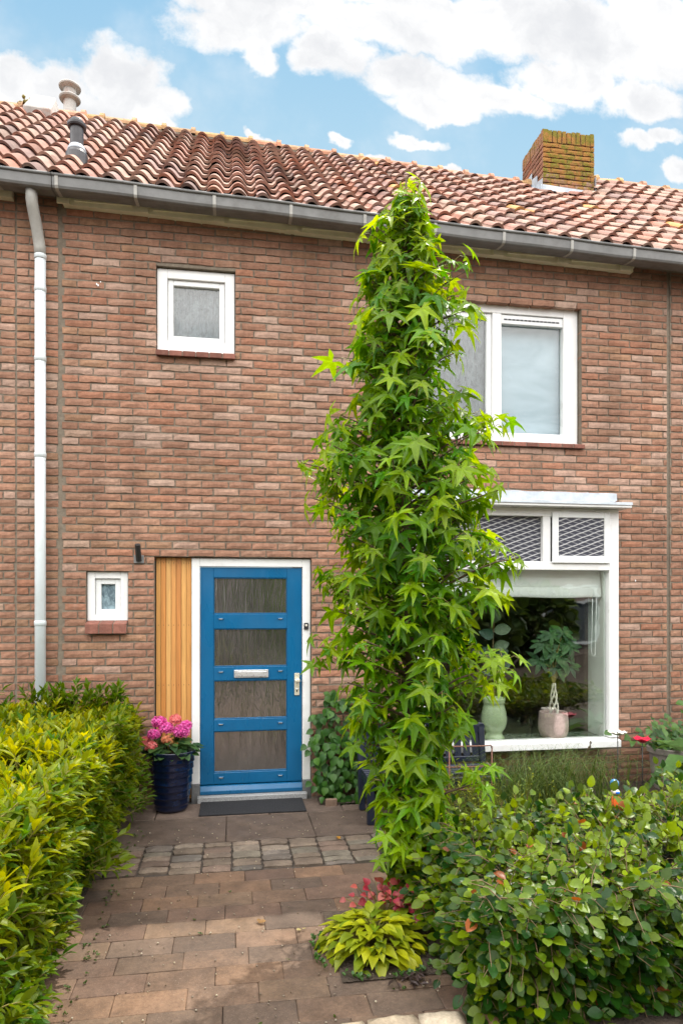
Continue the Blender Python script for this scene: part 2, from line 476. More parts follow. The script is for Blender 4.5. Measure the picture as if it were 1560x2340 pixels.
# ------------------------------------------------------------------ mesh building
class MB:
    def __init__(s):
        s.v = []; s.f = []; s.c = []; s.m = []; s.n = 0

    def add(s, verts, faces, col=(1, 1, 1), mi=0):
        verts = np.asarray(verts, dtype=float).reshape(-1, 3)
        s.v.append(verts)
        col = np.asarray(col, dtype=float)
        s.c.append(np.tile(col, (len(verts), 1)) if col.ndim == 1 else col)
        o = s.n
        for fc in faces:
            s.f.append([i + o for i in fc])
        s.m.extend([mi] * len(faces))
        s.n += len(verts)

    def box(s, x0, x1, y0, y1, z0, z1, col=(1, 1, 1), mi=0):
        v = [(x, y, z) for z in (z0, z1) for y in (y0, y1) for x in (x0, x1)]
        s.add(v, [(0, 2, 3, 1), (4, 5, 7, 6), (0, 1, 5, 4), (1, 3, 7, 5), (3, 2, 6, 7), (2, 0, 4, 6)], col, mi)

    def beam(s, a, b, w, h, col=(1, 1, 1), mi=0, up=(0, 0, 1)):
        a, b = Vector(a), Vector(b)
        t = (b - a).normalized()
        u = Vector(up)
        if abs(t.dot(u)) > 0.98:
            u = Vector((0, 1, 0))
        x = t.cross(u).normalized() * (w / 2)
        y = x.cross(t).normalized() * (h / 2)
        v = [a - x - y, a + x - y, a + x + y, a - x + y, b - x - y, b + x - y, b + x + y, b - x + y]
        s.add([tuple(q) for q in v], [(0, 1, 2, 3), (7, 6, 5, 4), (1, 0, 4, 5), (2, 1, 5, 6), (3, 2, 6, 7), (0, 3, 7, 4)], col, mi)

    def tube(s, pts, rad, n=8, col=(1, 1, 1), mi=0, cap=True):
        pts = [Vector(q) for q in pts]
        if not hasattr(rad, '__len__'):
            rad = [rad] * len(pts)
        rings = []
        prev = None
        for i, q in enumerate(pts):
            t = (pts[min(i + 1, len(pts) - 1)] - pts[max(i - 1, 0)]).normalized()
            if prev is None:
                up = Vector((0, 0, 1)) if abs(t.z) < 0.9 else Vector((1, 0, 0))
                x = t.cross(up).normalized()
            else:
                x = (prev - t * prev.dot(t)).normalized()
            prev = x
            y = t.cross(x)
            rings += [tuple(q + (x * math.cos(2 * math.pi * k / n) + y * math.sin(2 * math.pi * k / n)) * rad[i]) for k in range(n)]
        f = []
        for i in range(len(pts) - 1):
            for k in range(n):
                k2 = (k + 1) % n
                f.append((i * n + k, i * n + k2, (i + 1) * n + k2, (i + 1) * n + k))
        if cap:
            f.append(tuple(range(n - 1, -1, -1)))
            f.append(tuple((len(pts) - 1) * n + k for k in range(n)))
        s.add(rings, f, col, mi)

    def lathe(s, cx, cy, prof, n=36, col=(1, 1, 1), mi=0, wob=0.0):
        v = []
        for (r, z) in prof:
            for k in range(n):
                a = 2 * math.pi * k / n
                rr = r * (1 + wob * math.sin(3 * a + z * 9))
                v.append((cx + rr * math.cos(a), cy + rr * math.sin(a), z))
        f = []
        for i in range(len(prof) - 1):
            for k in range(n):
                k2 = (k + 1) % n
                f.append((i * n + k, i * n + k2, (i + 1) * n + k2, (i + 1) * n + k))
        f.append(tuple(range(n - 1, -1, -1)))
        f.append(tuple((len(prof) - 1) * n + k for k in range(n)))
        s.add(v, f, col, mi)

    def scatter(s, tv, tf, items, mi=0):
        """items: (pos, x-axis, y-axis, z-axis, scale, colour)"""
        tv = np.asarray(tv, dtype=float)
        for (ps, ax, ay, az, sc, col) in items:
            Mx = np.array([ax, ay, az], dtype=float) * sc
            s.add(tv @ Mx + np.asarray(ps, dtype=float), tf, col, mi)

    def build(s, name, mats, parent=None, smooth=False, bevel=0.0, local=False, seg=1):
        me = bpy.data.meshes.new(name)
        v = np.concatenate(s.v) if s.v else np.zeros((0, 3))
        me.vertices.add(len(v))
        me.vertices.foreach_set('co', v.astype(np.float32).ravel())
        ln = np.array([len(q) for q in s.f], dtype=np.int32)
        li = np.fromiter((i for q in s.f for i in q), dtype=np.int32, count=int(ln.sum()))
        me.loops.add(len(li))
        me.loops.foreach_set('vertex_index', li)
        me.polygons.add(len(ln))
        me.polygons.foreach_set('loop_start', np.concatenate([[0], np.cumsum(ln)[:-1]]).astype(np.int32))
        me.polygons.foreach_set('material_index', np.array(s.m, dtype=np.int32))
        me.update(calc_edges=True)
        at = me.attributes.new('Col', 'FLOAT_COLOR', 'POINT')
        c = np.concatenate(s.c)
        at.data.foreach_set('color', np.hstack([c, np.ones((len(c), 1))]).astype(np.float32).ravel())
        if bevel:
            bm = bmesh.new(); bm.from_mesh(me)
            ed = [e for e in bm.edges if len(e.link_faces) == 2 and e.calc_face_angle(0) > 0.5]
            bmesh.ops.bevel(bm, geom=ed, offset=bevel, segments=seg, affect='EDGES', profile=0.6, clamp_overlap=True)
            bm.to_mesh(me); bm.free()
        me.polygons.foreach_set('use_smooth', np.full(len(me.polygons), bool(smooth)))
        for mm in (mats if isinstance(mats, (list, tuple)) else [mats]):
            me.materials.append(MAT[mm])
        me.validate()
        o = bpy.data.objects.new(name, me)
        COL.objects.link(o)
        if parent is not None:
            o.parent = parent
            if not local and parent.type == 'EMPTY':
                o.matrix_parent_inverse = Matrix.Translation(-Vector(parent.location))
        return o


def tag(o, label, cat, group=None):
    o['label'] = label; o['category'] = cat
    if group:
        o['group'] = group
    return o


def thing(name, label, cat, loc, rz=0.0, group=None):
    o = bpy.data.objects.new(name, None)
    COL.objects.link(o)
    o.location = loc; o.rotation_euler = (0, 0, rz)
    o.empty_display_size = 0.2
    return tag(o, label, cat, group)


def struct(o):
    o['kind'] = 'structure'
    return o


def simple(name, mat, parent, fn, smooth=False, bevel=0.0, local=False, seg=1):
    b = MB(); fn(b)
    return b.build(name, mat, parent, smooth, bevel, local, seg)


def frame_boxes(b, x0, x1, z0, z1, wl, wr, wt, wb, y0, y1):
    """four mitre-free members: uprights full height, rails between them"""
    b.box(x0, x0 + wl, y0, y1, z0, z1)
    b.box(x1 - wr, x1, y0, y1, z0, z1)
    b.box(x0 + wl, x1 - wr, y0, y1, z1 - wt, z1)
    b.box(x0 + wl, x1 - wr, y0, y1, z0, z0 + wb)


# ------------------------------------------------------------------ brick walls
CH, BL = 0.0669, 0.2266
PAL = [((0.355, 0.172, 0.112), 7), ((0.385, 0.192, 0.128), 6), ((0.315, 0.155, 0.103), 5), ((0.40, 0.225, 0.158), 3),
       ((0.385, 0.152, 0.088), 2), ((0.33, 0.182, 0.12), 4), ((0.41, 0.26, 0.195), 1), ((0.355, 0.20, 0.115), 3)]
PALF = [c for c, k in PAL for _ in range(k)]


def brick_colour(x, z):
    c = np.array(rnd.choice(PALF)) * 0.5 + np.array((0.357, 0.178, 0.116)) * 0.5
    c = c * rnd.uniform(0.88, 1.10) * np.array((0.915, 0.98, 0.985))
    # lime bloom between the storeys, bricks darker towards the ground
    bloom = math.exp(-((z - 3.55) / 0.75) ** 2) * 0.28 + 0.04
    if rnd.random() < bloom:
        c = c * 0.6 + np.array((0.50, 0.38, 0.31)) * 0.4
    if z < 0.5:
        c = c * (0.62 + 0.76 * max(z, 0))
    return c


def brick(b, x0, x1, z0, z1, y0, depth, col, ax=0, sgn=1.0, rough=0.0028):
    """one hand-formed brick: bowed uneven face, soft arrises, sides running back"""
    nx = 5 if x1 - x0 > 0.13 else 3
    xs = np.linspace(x0, x1, nx); zs = np.linspace(z0, z1, 3)
    tx, tz = rnd.uniform(-1, 1) * 0.0015, rnd.uniform(-1, 1) * 0.0018
    pr = rnd.uniform(-0.0025, 0.0025)
    V = []; idx = {}
    for k, z in enumerate(zs):
        for i, x in enumerate(xs):
            edge = i in (0, nx - 1) or k in (0, 2)
            jx = rnd.uniform(-1, 1) * rough if edge else 0
            jz = rnd.uniform(-1, 1) * rough * (1.25 if k == 0 else 0.9)
            y = y0 + pr + tx * (2 * i / (nx - 1) - 1) + tz * (k - 1) + (0.0045 if edge else 0) + rnd.uniform(-1, 1) * 0.001
            idx[(i, k)] = len(V)
            V.append((x + jx, y, z + jz))
    fr = [(i, 0) for i in range(nx)] + [(nx - 1, 1)] + [(i, 2) for i in range(nx - 1, -1, -1)] + [(0, 1)]
    ring = [idx[q] for q in fr]
    base = len(V)
    for r in ring:
        x, y, z = V[r]
        V.append((x, y0 + depth, z))
    Fc = []
    for k in range(2):
        for i in range(nx - 1):
            Fc.append((idx[(i, k)], idx[(i + 1, k)], idx[(i + 1, k + 1)], idx[(i, k + 1)]))
    n = len(ring)
    for i in range(n):
        j = (i + 1) % n
        Fc.append((ring[j], ring[i], base + i, base + j))
    if ax == 1:       # turned on to a side face (runs along Y, faces -X)
        V = [(sgn * y, -sgn * x if False else x, z) for (x, y, z) in V]
        Fc = [tuple(reversed(q)) for q in Fc]
    b.add(V, Fc, col, 0)


def wall_bricks(b, xa, xb, za, zb, openings, shift=0.0, deep=0.11):
    rows = int(math.ceil((zb - za) / CH))
    for r in range(rows):
        z0 = za + r * CH + 0.0072; z1 = min(za + (r + 1) * CH - 0.0072, zb)
        if z1 - z0 < 0.02:
            continue
        zm = (z0 + z1) / 2
        cuts = [(xa, xb)]
        for (ox0, ox1, oz0, oz1) in openings:
            if oz0 < zm < oz1:
                nw = []
                for (p0, p1) in cuts:
                    if ox1 <= p0 or ox0 >= p1:
                        nw.append((p0, p1))
                    else:
                        if ox0 > p0: nw.append((p0, ox0))
                        if ox1 < p1: nw.append((ox1, p1))
                cuts = nw
        off = (0.5 * BL if r % 2 else 0.0) + shift + rnd.uniform(-0.012, 0.012)
        k0 = int(math.floor((xa - off) / BL)) - 1
        kn = int((xb - xa) / BL) + 4
        xj = [off + (k0 + k) * BL + rnd.uniform(-0.005, 0.005) for k in range(kn)]
        dz = rnd.uniform(-0.0015, 0.0015)
        for (p0, p1) in cuts:
            for k in range(kn - 1):
                a, c = max(xj[k], p0), min(xj[k + 1], p1)
                if c - a < 0.03:
                    continue
                a += 0.0062 if a > p0 else 0.002
                c -= 0.0062 if c < p1 else 0.002
                brick(b, a, c, z0 + dz, z1 + dz, 0.0, deep, brick_colour(a, zm))


def mortar_sheet(b, xa, xb, za, zb, openings, y=0.0115, back=0.26):
    xs = sorted({xa, xb} | {o[0] for o in openings} | {o[1] for o in openings})
    zs = sorted({za, zb} | {o[2] for o in openings} | {o[3] for o in openings})
    xs = [x for x in xs if xa <= x <= xb]; zs = [z for z in zs if za <= z <= zb]
    for i in range(len(xs) - 1):
        for k in range(len(zs) - 1):
            xm, zm = (xs[i] + xs[i + 1]) / 2, (zs[k] + zs[k + 1]) / 2
            if any(o[0] < xm < o[1] and o[2] < zm < o[3] for o in openings):
                continue
            b.box(xs[i], xs[i + 1], y, back, zs[k], zs[k + 1], (1, 1, 1), 1)


PARTY_L, PARTY_R = -1.433, 4.218
OPEN_DOOR = (-0.664, 0.700, -0.2, 2.141)
OPEN_WC = (-1.226, -0.882, 1.538, 2.012)
OPEN_UL = (-0.648, 0.028, 3.884, 4.660)
OPEN_UR = (1.66, 3.300, 3.236, 4.580)
OPEN_BAY = (1.62, 3.47, 0.44, 2.72)
WALL_TOP = 5.16

house = thing('brick_house', 'brick terraced house with the blue front door and mossy chimney', 'house', (1.4, 1.5, 0),
              group='terraced brick houses in one row')
house_l = thing('brick_house', 'terraced brick house joining on at the downpipe and tall flue', 'house', (-4.2, 1.5, 0),
                group='terraced brick houses in one row')
house_r = thing('brick_house', 'terraced brick house beyond the chimney with only a narrow strip in view', 'house', (7, 1.5, 0),
                group='terraced brick houses in one row')

ops = [OPEN_DOOR, OPEN_WC, OPEN_UL, OPEN_UR, OPEN_BAY]
b = MB()
mortar_sheet(b, PARTY_L + 0.012, PARTY_R - 0.014, -0.2, WALL_TOP, ops)
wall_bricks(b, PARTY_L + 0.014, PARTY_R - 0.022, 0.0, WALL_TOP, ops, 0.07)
# mortar-filled movement joints at the party lines, set back in the shade
b.box(PARTY_L - 0.012, PARTY_L + 0.012, 0.012, 0.2, -0.2, WALL_TOP, (1, 1, 1), 1)
b.box(PARTY_R - 0.014, PARTY_R + 0.012, 0.020, 0.2, -0.2, WALL_TOP, (1, 1, 1), 1)
for (x, z) in ((-1.137, 4.455), (-1.125, 4.446), (-1.105, 4.476), (3.855, 1.955), (3.66, 2.52)):
    r0 = rnd.uniform(0.004, 0.007)
    b.add([(x + r0 * (1 + 0.4 * math.sin(k * 2.7)) * math.cos(k * 0.785), -0.0045, z + 1.6 * r0 * math.sin(k * 0.785)) for k in range(8)], [tuple(range(8))], (1, 1, 1), 2)
b.build('wall', ['brick', 'mortar', 'white'], house)

b = MB()
mortar_sheet(b, -5.2, PARTY_L - 0.012, -0.2, WALL_TOP + 0.1, [])
wall_bricks(b, -5.2, -1.790, 0.0, WALL_TOP + 0.1, [], 0.03)
wall_bricks(b, -1.778, PARTY_L - 0.016, 0.0, WALL_TOP + 0.1, [], 0.02)
b.build('wall', ['brick', 'mortar'], house_l)
b = MB()
mortar_sheet(b, PARTY_R + 0.012, 8.0, -0.2, WALL_TOP, [])
wall_bricks(b, PARTY_R + 0.02, 6.2, 0.0, WALL_TOP, [], 0.16)
b.build('wall', ['brick', 'mortar'], house_r)


# ------------------------------------------------------------------ roofs
def eave_z(x): return 5.134 - 0.0318 * x
def ridge_z(x, extra=0.0): return 7.655 - 0.046 * x + (extra and 0.22 * min(1.0, max(0.0, (x - 4.25) / 0.85)))


EY, RY = -0.252, 2.80      # eaves and ridge in plan
TW = 0.2075
ROWS = 13


def roof_pt(x, s, h, extra=0.0):
    extra = extra and 0.22 * min(1.0, max(0.0, (x - 4.25) / 0.85))
    """point at fraction s up the slope, lifted h off the slope"""
    z0, z1 = eave_z(x) - 0.032, ridge_z(x) + extra
    dyy, dz = RY - EY, z1 - z0
    L = math.hypot(dyy, dz)
    return (x, EY + dyy * s - dz / L * h, z0 + dz * s + dyy / L * h)


TPAL = [(0.38, 0.190, 0.138), (0.41, 0.230, 0.175), (0.33, 0.165, 0.125), (0.43, 0.275, 0.215), (0.38, 0.170, 0.112),
        (0.29, 0.175, 0.148), (0.40, 0.250, 0.190)]


def tile_profile(u):
    # round roll with a broad shallow trough beside it
    d = abs(u - 0.5) / 0.36
    roll = 0.060 * math.cos(d * math.pi / 2) ** 0.8 if d < 1 else 0.0
    return roll - (0.006 * math.sin((abs(u - 0.5) - 0.36) / 0.14 * math.pi / 2) if d >= 1 else 0.0)


def tiles(b, xa, xb, extra=0.0, skip=None):
    """rows of S-shaped clay pantiles, each one its own slightly crooked piece"""
    k0, k1 = int(round(xa / TW)), int(round(xb / TW))
    NU = 14
    for r in range(ROWS):
        for k in range(k0, k1):
            x0 = k * TW
            if skip and skip(x0 + TW / 2, (r + 0.5) / ROWS):
                continue
            col = np.array(rnd.choice(TPAL)) * rnd.uniform(0.66, 0.92)
            if rnd.random() < 0.12:
                col = col * 0.6
            if rnd.random() < 0.012:
                col = np.array((0.42, 0.22, 0.07))
            s0, s1 = r / ROWS, (r + 1.12) / ROWS
            s1 = min(s1, 1.0)
            jx, jt, js = rnd.uniform(-0.006, 0.006), rnd.uniform(-0.010, 0.010), rnd.uniform(-0.007, 0.007)
            lift0, lift1 = 0.050, 0.010
            V, C = [], []
            for (s, lf, th) in ((s1, lift1, 0), (s0 + js / 2, lift0, 0), (s0 + js / 2, lift0 - 0.024, 1)):
                for i in range(NU + 1):
                    u = i / NU
                    hgt = tile_profile((u + 0.25) % 1.0) + lf + jt * (u - 0.5)
                    V.append(roof_pt(x0 + u * TW * 1.03 + jx, s, hgt, extra))
                    C.append(col if (0.14 < (u + 0.25) % 1.0 < 0.86) else col * 0.92 + np.array((0.03, 0.025, 0.018)))  # troughs painted paler, standing in for sunlight caught there
            n = NU + 1
            Fc = []
            for i in range(NU):
                Fc.append((i + 1, i, n + i, n + i + 1))
                Fc.append((n + i + 1, n + i, 2 * n + i, 2 * n + i + 1))
            b.add(V, Fc, np.array(C), 0)
    # underlay that closes the loft below the tiles, and the rear slope
    for (x0, x1) in ((xa, xb),):
        z = lambda x, s: roof_pt(x, s, -0.02, extra)
        V = [z(x0, 0.0), z(x1, 0.0), z(x1, 1.0), z(x0, 1.0)]
        V += [(x0, 2 * RY + 0.4, eave_z(x0)), (x1, 2 * RY + 0.4, eave_z(x1))]
        b.add(V, [(0, 1, 2, 3), (3, 2, 5, 4)], (0.06, 0.04, 0.03), 0)


def ridge(b, xa, xb, extra=0.0):
    """overlapping half-round ridge tiles with raised collars, bedded in mortar"""
    step = 0.36
    n = int((xb - xa) / step) + 1
    for k in range(n):
        x0 = xa + k * step; x1 = min(x0 + step * 1.04, xb)
        if x1 - x0 < 0.05:
            continue
        col = np.array(rnd.choice([(0.42, 0.20, 0.12), (0.46, 0.25, 0.16), (0.40, 0.24, 0.13), (0.45, 0.27, 0.12)])) * rnd.uniform(0.85, 1.1)
        jz = rnd.uniform(-0.006, 0.006)
        V, Fc = [], []
        secs = [(x0, 0.088), (x0 + 0.006, 0.090), (x1 - 0.055, 0.098), (x1 - 0.05, 0.124), (x1, 0.126)]
        m = 9
        for (x, rr) in secs:
            for i in range(m):
                a = math.pi * (i / (m - 1)) * 1.1 - 0.05 * math.pi
                V.append((x, RY - rr * math.cos(a), ridge_z(x, extra) - 0.005 + jz + rr * math.sin(a) * 0.92))
        for j in range(len(secs) - 1):
            for i in range(m - 1):
                Fc.append((j * m + i, (j + 1) * m + i, (j + 1) * m + i + 1, j * m + i + 1))
        Fc.append(tuple((len(secs) - 1) * m + i for i in range(m)))
        b.add(V, Fc, col, 0)
    # dark mortar bedding under the ridge
    V = []
    for x in (xa, xb):
        zr = ridge_z(x, extra)
        V += [(x, RY - 0.125, zr - 0.085), (x, RY - 0.07, zr + 0.02), (x, RY + 0.07, zr + 0.02), (x, RY + 0.125, zr - 0.085)]
    b.add(V, [(0, 4, 5, 1), (1, 5, 6, 2), (2, 6, 7, 3)], (0.10, 0.075, 0.05), 0)


KL, KR = round(PARTY_L / TW) * TW, round(4.36 / TW) * TW
CHX0, CHX1, CHY0, CHY1 = 4.05, 4.785, 2.37, 3.02


def in_chimney(x, s):
    y = EY + (RY - EY) * s
    return CHX0 - 0.02 < x < CHX1 + 0.02 and y > CHY0 - 0.02


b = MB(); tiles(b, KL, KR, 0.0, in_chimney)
roof = b.build('roof', ['tile'], house, smooth=False)
b = MB(); ridge(b, KL - 0.1, CHX0)
b.build('ridge_cap', ['tile'], roof)
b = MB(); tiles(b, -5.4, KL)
roof_l = b.build('roof', ['tile'], house_l)
b = MB(); ridge(b, -5.4, KL - 0.11)
b.build('ridge_cap', ['tile'], roof_l)
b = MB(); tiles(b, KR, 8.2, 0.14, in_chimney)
roof_r = b.build('roof', ['tile'], house_r)
b = MB(); ridge(b, CHX1 - 0.12, 8.2, 0.14)
b.build('ridge_cap', ['tile'], roof_r)


# ------------------------------------------------------------------ chimney
def chimney():
    b = MB()
    zt = 8.0
    b.box(CHX0 + 0.018, CHX1 - 0.018, CHY0 + 0.018, CHY1 - 0.018, 6.7, zt - 0.015, (1, 1, 1), 1)
    z0 = 6.7
    rows = int((zt - 0.11 - z0) / CH)
    for r in range(rows):
        za, zb = z0 + r * CH + 0.0075, z0 + (r + 1) * CH - 0.0075
        off = 0.5 * BL if r % 2 else 0.0
        xs = [CHX0] + [CHX0 + off + k * BL for k in range(0, 5) if CHX0 + 0.03 < CHX0 + off + k * BL < CHX1 - 0.03] + [CHX1]
        for a, c in zip(xs[:-1], xs[1:]):
            tb = MB(); brick(tb, a + 0.004, c - 0.004, za, zb, 0.0, 0.05, (0, 0, 0), rough=0.004)
            v = tb.v[0]; col = np.array(rnd.choice(PALF)) * rnd.uniform(0.65, 0.95)
            b.add(np.stack([v[:, 0], v[:, 1] + CHY0, v[:, 2]], 1), tb.f, col, 0)
        off = 0.0 if r % 2 else 0.5 * BL
        ys = [CHY0] + [CHY0 + off + k * BL for k in range(0, 5) if CHY0 + 0.03 < CHY0 + off + k * BL < CHY1 - 0.03] + [CHY1]
        for a, c in zip(ys[:-1], ys[1:]):
            for side in (-1, 1):
                tb = MB(); brick(tb, a + 0.004, c - 0.004, za, zb, 0.0, 0.05, (0, 0, 0), rough=0.004)
                v = tb.v[0]; col = np.array(rnd.choice(PALF)) * rnd.uniform(0.65, 0.95)
                if side < 0:
                    nv = np.stack([CHX0 + v[:, 1], v[:, 0], v[:, 2]], 1); ff = [tuple(reversed(q)) for q in tb.f]
                else:
                    nv = np.stack([CHX1 - v[:, 1], v[:, 0], v[:, 2]], 1); ff = tb.f
                b.add(nv, ff, col, 0)
    # soldier course on top
    za = z0 + rows * CH + 0.004
    n = 11
    w_ = (CHX1 - CHX0) / n
    for k in range(n):
        tb = MB(); brick(tb, CHX0 + k * w_ + 0.005, CHX0 + (k + 1) * w_ - 0.005, za, zt + rnd.uniform(-0.012, 0.008), 0.0, 0.08, (0, 0, 0), rough=0.004)
        v = tb.v[0]
        b.add(np.stack([v[:, 0], v[:, 1] + CHY0 - 0.004, v[:, 2]], 1), tb.f, np.array((0.30, 0.16, 0.10)), 0)
    n = 10
    w_ = (CHY1 - CHY0) / n
    for k in range(n):
        tb = MB(); brick(tb, CHY0 + k * w_ + 0.005, CHY0 + (k + 1) * w_ - 0.005, za, zt + rnd.uniform(-0.012, 0.008), 0.0, 0.08, (0, 0, 0), rough=0.004)
        v = tb.v[0]
        b.add(np.stack([CHX0 + v[:, 1] - 0.004, v[:, 0], v[:, 2]], 1), [tuple(reversed(q)) for q in tb.f], np.array((0.30, 0.16, 0.10)), 0)
    ch = b.build('chimney', ['moss', 'soil'], house)
    f = MB()
    # lead apron in front, stepped lead up the left side
    zf = roof_pt(4.4, (CHY0 - EY) / (RY - EY), 0)[2]
    n = 8
    V, Fc = [], []
    for i in range(n + 1):
        x = CHX0 - 0.03 + (CHX1 - CHX0 + 0.07) * i / n
        s = (CHY0 - EY) / (RY - EY)
        zz = roof_pt(x, s, 0)[2]
        V += [(x, CHY0 - 0.012, zz + 0.145), (x, CHY0 - 0.014, zz + 0.075), roof_pt(x, s - 0.042, 0.078 + 0.012 * math.sin(i * 2.3))]
    for i in range(n):
        for j in range(2):
            Fc.append((i * 3 + j, i * 3 + j + 1, i * 3 + 3 + j + 1, i * 3 + 3 + j))
    f.add(V, Fc)
    for (xs_, sg) in ((CHX0 - 0.012, -1), (CHX1 + 0.012, 1)):
        ex = 0.14 if sg > 0 else 0.0
        for k in range(3):
            ya, yb = CHY0 - 0.02 + k * 0.16, CHY0 + 0.16 + k * 0.16
            sa, sb = (ya - EY) / (RY - EY), (yb - EY) / (RY - EY)
            za_, zb_ = roof_pt(xs_, sa, 0, ex)[2], roof_pt(xs_, min(sb, 1), 0, ex)[2]
            V = [(xs_, ya, za_ + 0.04), (xs_, yb, zb_ + 0.04), (xs_ + 0.003 * sg, yb - 0.03, zb_ + 0.13), (xs_ + 0.003 * sg, ya, za_ + 0.24),
                 (xs_ + 0.13 * sg, ya, za_ + 0.075), (xs_ + 0.13 * sg, yb, zb_ + 0.075)]
            fc = [(0, 1, 2, 3), (0, 4, 5, 1)]
            f.add(V, fc if sg > 0 else [tuple(reversed(q)) for q in fc])
    f.build('flashing', ['lead'], ch)


chimney()


# ------------------------------------------------------------------ gutters, fascia, pipes
def gutter(parent, xa, xb, brackets):
    b = MB()
    n = max(2, int((xb - xa) / 0.25))
    prof = [(-0.105, -0.004), (-0.105, -0.064), (-0.112, -0.073), (-0.248, -0.099), (-0.276, -0.094), (-0.286, -0.078), (-0.290, -0.020), (-0.290, 0.004)]
    prof_in = [(y + (0.006 if i > 4 else 0.0), z + 0.006) for i, (y, z) in enumerate(prof)]
    for pr, rev in ((prof, False), (prof_in, True)):
        V, Fc = [], []
        for i in range(n + 1):
            x = xa + (xb - xa) * i / n
            z = eave_z(x) + 0.0 + 0.003 * math.sin(x * 5)
            V += [(x, y, z + dz) for (y, dz) in pr]
        m = len(pr)
        for i in range(n):
            for k in range(m - 1):
                q = (i * m + k, (i + 1) * m + k, (i + 1) * m + k + 1, i * m + k + 1)
                Fc.append(tuple(reversed(q)) if rev else q)
        b.add(V, Fc)
    g = b.build('gutter', ['zinc'], parent, smooth=False)
    rb = MB()
    pts = [(xa + (xb - xa) * i / n, -0.293, eave_z(xa + (xb - xa) * i / n) + 0.006 + 0.003 * math.sin((xa + (xb - xa) * i / n) * 5)) for i in range(n + 1)]
    rb.tube(pts, 0.0125, 8)
    rb.build('rolled_rim', ['zinc'], g, smooth=True)
    for x in brackets:
        z = eave_z(x)
        s = MB()
        pr = [(y - 0.004, zz - 0.003) for (y, zz) in prof[1:]]
        for (p0, p1) in zip(pr[:-1], pr[1:]):
            s.beam((x, p0[0], z + p0[1]), (x, p1[0], z + p1[1]), 0.005, 0.026, up=(1, 0, 0))
        # strap is wider along the gutter than it is thick
        s.build('gutter_bracket', ['greyzinc'], g)
    return g


gutter(house, PARTY_L + 0.005, PARTY_R + 0.10, [-1.393, -0.78, -0.146, 0.493, 1.13, 1.76, 2.394, 3.045, 3.661])
gutter(house_l, -5.2, PARTY_L - 0.001, [-1.854, -2.5, -3.1])
gutter(house_r, PARTY_R + 0.106, 8.0, [4.4, 5.0, 5.6])


def fascia(parent, xa, xb, step0):
    b = MB()
    n = max(1, int((xb - xa) / 0.3))
    for i in range(n):
        x0, x1 = xa + (xb - xa) * i / n, xa + (xb - xa) * (i + 1) / n
        V = []
        for x in (x0, x1):
            z = eave_z(x)
            V += [(x, -0.052, z - 0.092), (x, -0.052, z - 0.025), (x, 0.03, z - 0.025), (x, 0.03, z - 0.092)]
        Fc = [(0, 4, 5, 1), (1, 5, 6, 2), (3, 7, 4, 0)]
        if i == 0: Fc.append((0, 1, 2, 3))
        if i == n - 1: Fc.append((7, 6, 5, 4))
        b.add(V, Fc)
    x = step0
    while x < xb - 0.05:
        if x > xa:
            z = eave_z(x)
            b.box(x - 0.05, x + 0.05, -0.075, -0.0535, z - 0.096, z - 0.040)
            b.box(x + 0.09, min(x + 0.56, xb - 0.01), -0.068, -0.0535, z - 0.066, z - 0.040)
        x += 0.638
    b.build('fascia', ['fascia'], parent)


fascia(house, -1.40, 3.80, -1.393)
fascia(house_l, -5.2, -1.80, -5.0)
fascia(house_r, 4.45, 8.0, 4.5)
for par, xa, xb in ((house, PARTY_L, PARTY_R), (house_l, -5.2, PARTY_L), (house_r, PARTY_R, 8.0)):
    s = MB()
    V = []
    for x in (xa + 0.002, xb - 0.002):
        V += [(x, -0.104, eave_z(x) - 0.022), (x, 0.2, eave_z(x) - 0.022), (x, 0.2, eave_z(x) - 0.008), (x, -0.104, eave_z(x) - 0.008)]
    s.add(V, [(0, 4, 5, 1), (3, 2, 6, 7), (0, 3, 7, 4)], (1, 1, 1))
    s.build('soffit', ['room'], par)

dp = MB()
dp.tube([(-1.575, -0.060, 0.02), (-1.575, -0.060, 4.62)], 0.0435, 18)
pipe = dp.build('downpipe', ['pvc'], house_l, smooth=True)
dp = MB()
dp.tube([(-1.575, -0.060, 4.60), (-1.578, -0.064, 4.70), (-1.592, -0.10, 4.84), (-1.604, -0.17, 4.97), (-1.606, -0.195, 5.02), (-1.606, -0.200, 5.10)], [0.046, 0.046, 0.046, 0.046, 0.046, 0.046], 18)
dp.build('elbow', ['greyzinc'], pipe, smooth=True)
for z in (4.63, 4.36, 3.78, 2.98, 1.58, 0.9):
    c = MB()
    c.lathe(-1.575, -0.060, [(0.0438, z - 0.03), (0.0475, z - 0.028), (0.0478, z + 0.006), (0.0455, z + 0.012), (0.0438, z + 0.013)], 20)
    c.build('collar', ['pvc'], pipe, smooth=True)


def vent_pipe():
    b = MB()
    s = (0.40 - EY) / (RY - EY)
    x, y, z = roof_pt(-1.385, s, 0.0)
    b.lathe(x, y, [(0.105, z - 0.05), (0.095, z + 0.09), (0.078, z + 0.125), (0.064, z + 0.16), (0.058, z + 0.18), (0.058, z + 0.335), (0.076, z + 0.335),
                   (0.082, z + 0.348), (0.082, z + 0.368), (0.066, z + 0.38), (0.062, z + 0.395), (0.05, z + 0.41), (0.02, z + 0.42)], 24)
    v = b.build('vent_pipe', ['vent'], house, smooth=False)
    c = MB()
    c.lathe(x, y, [(0.0665, z + 0.150), (0.076, z + 0.128), (0.079, z + 0.126), (0.080, z + 0.138), (0.066, z + 0.168), (0.062, z + 0.172)], 24)
    c.build('collar', ['lead'], v)


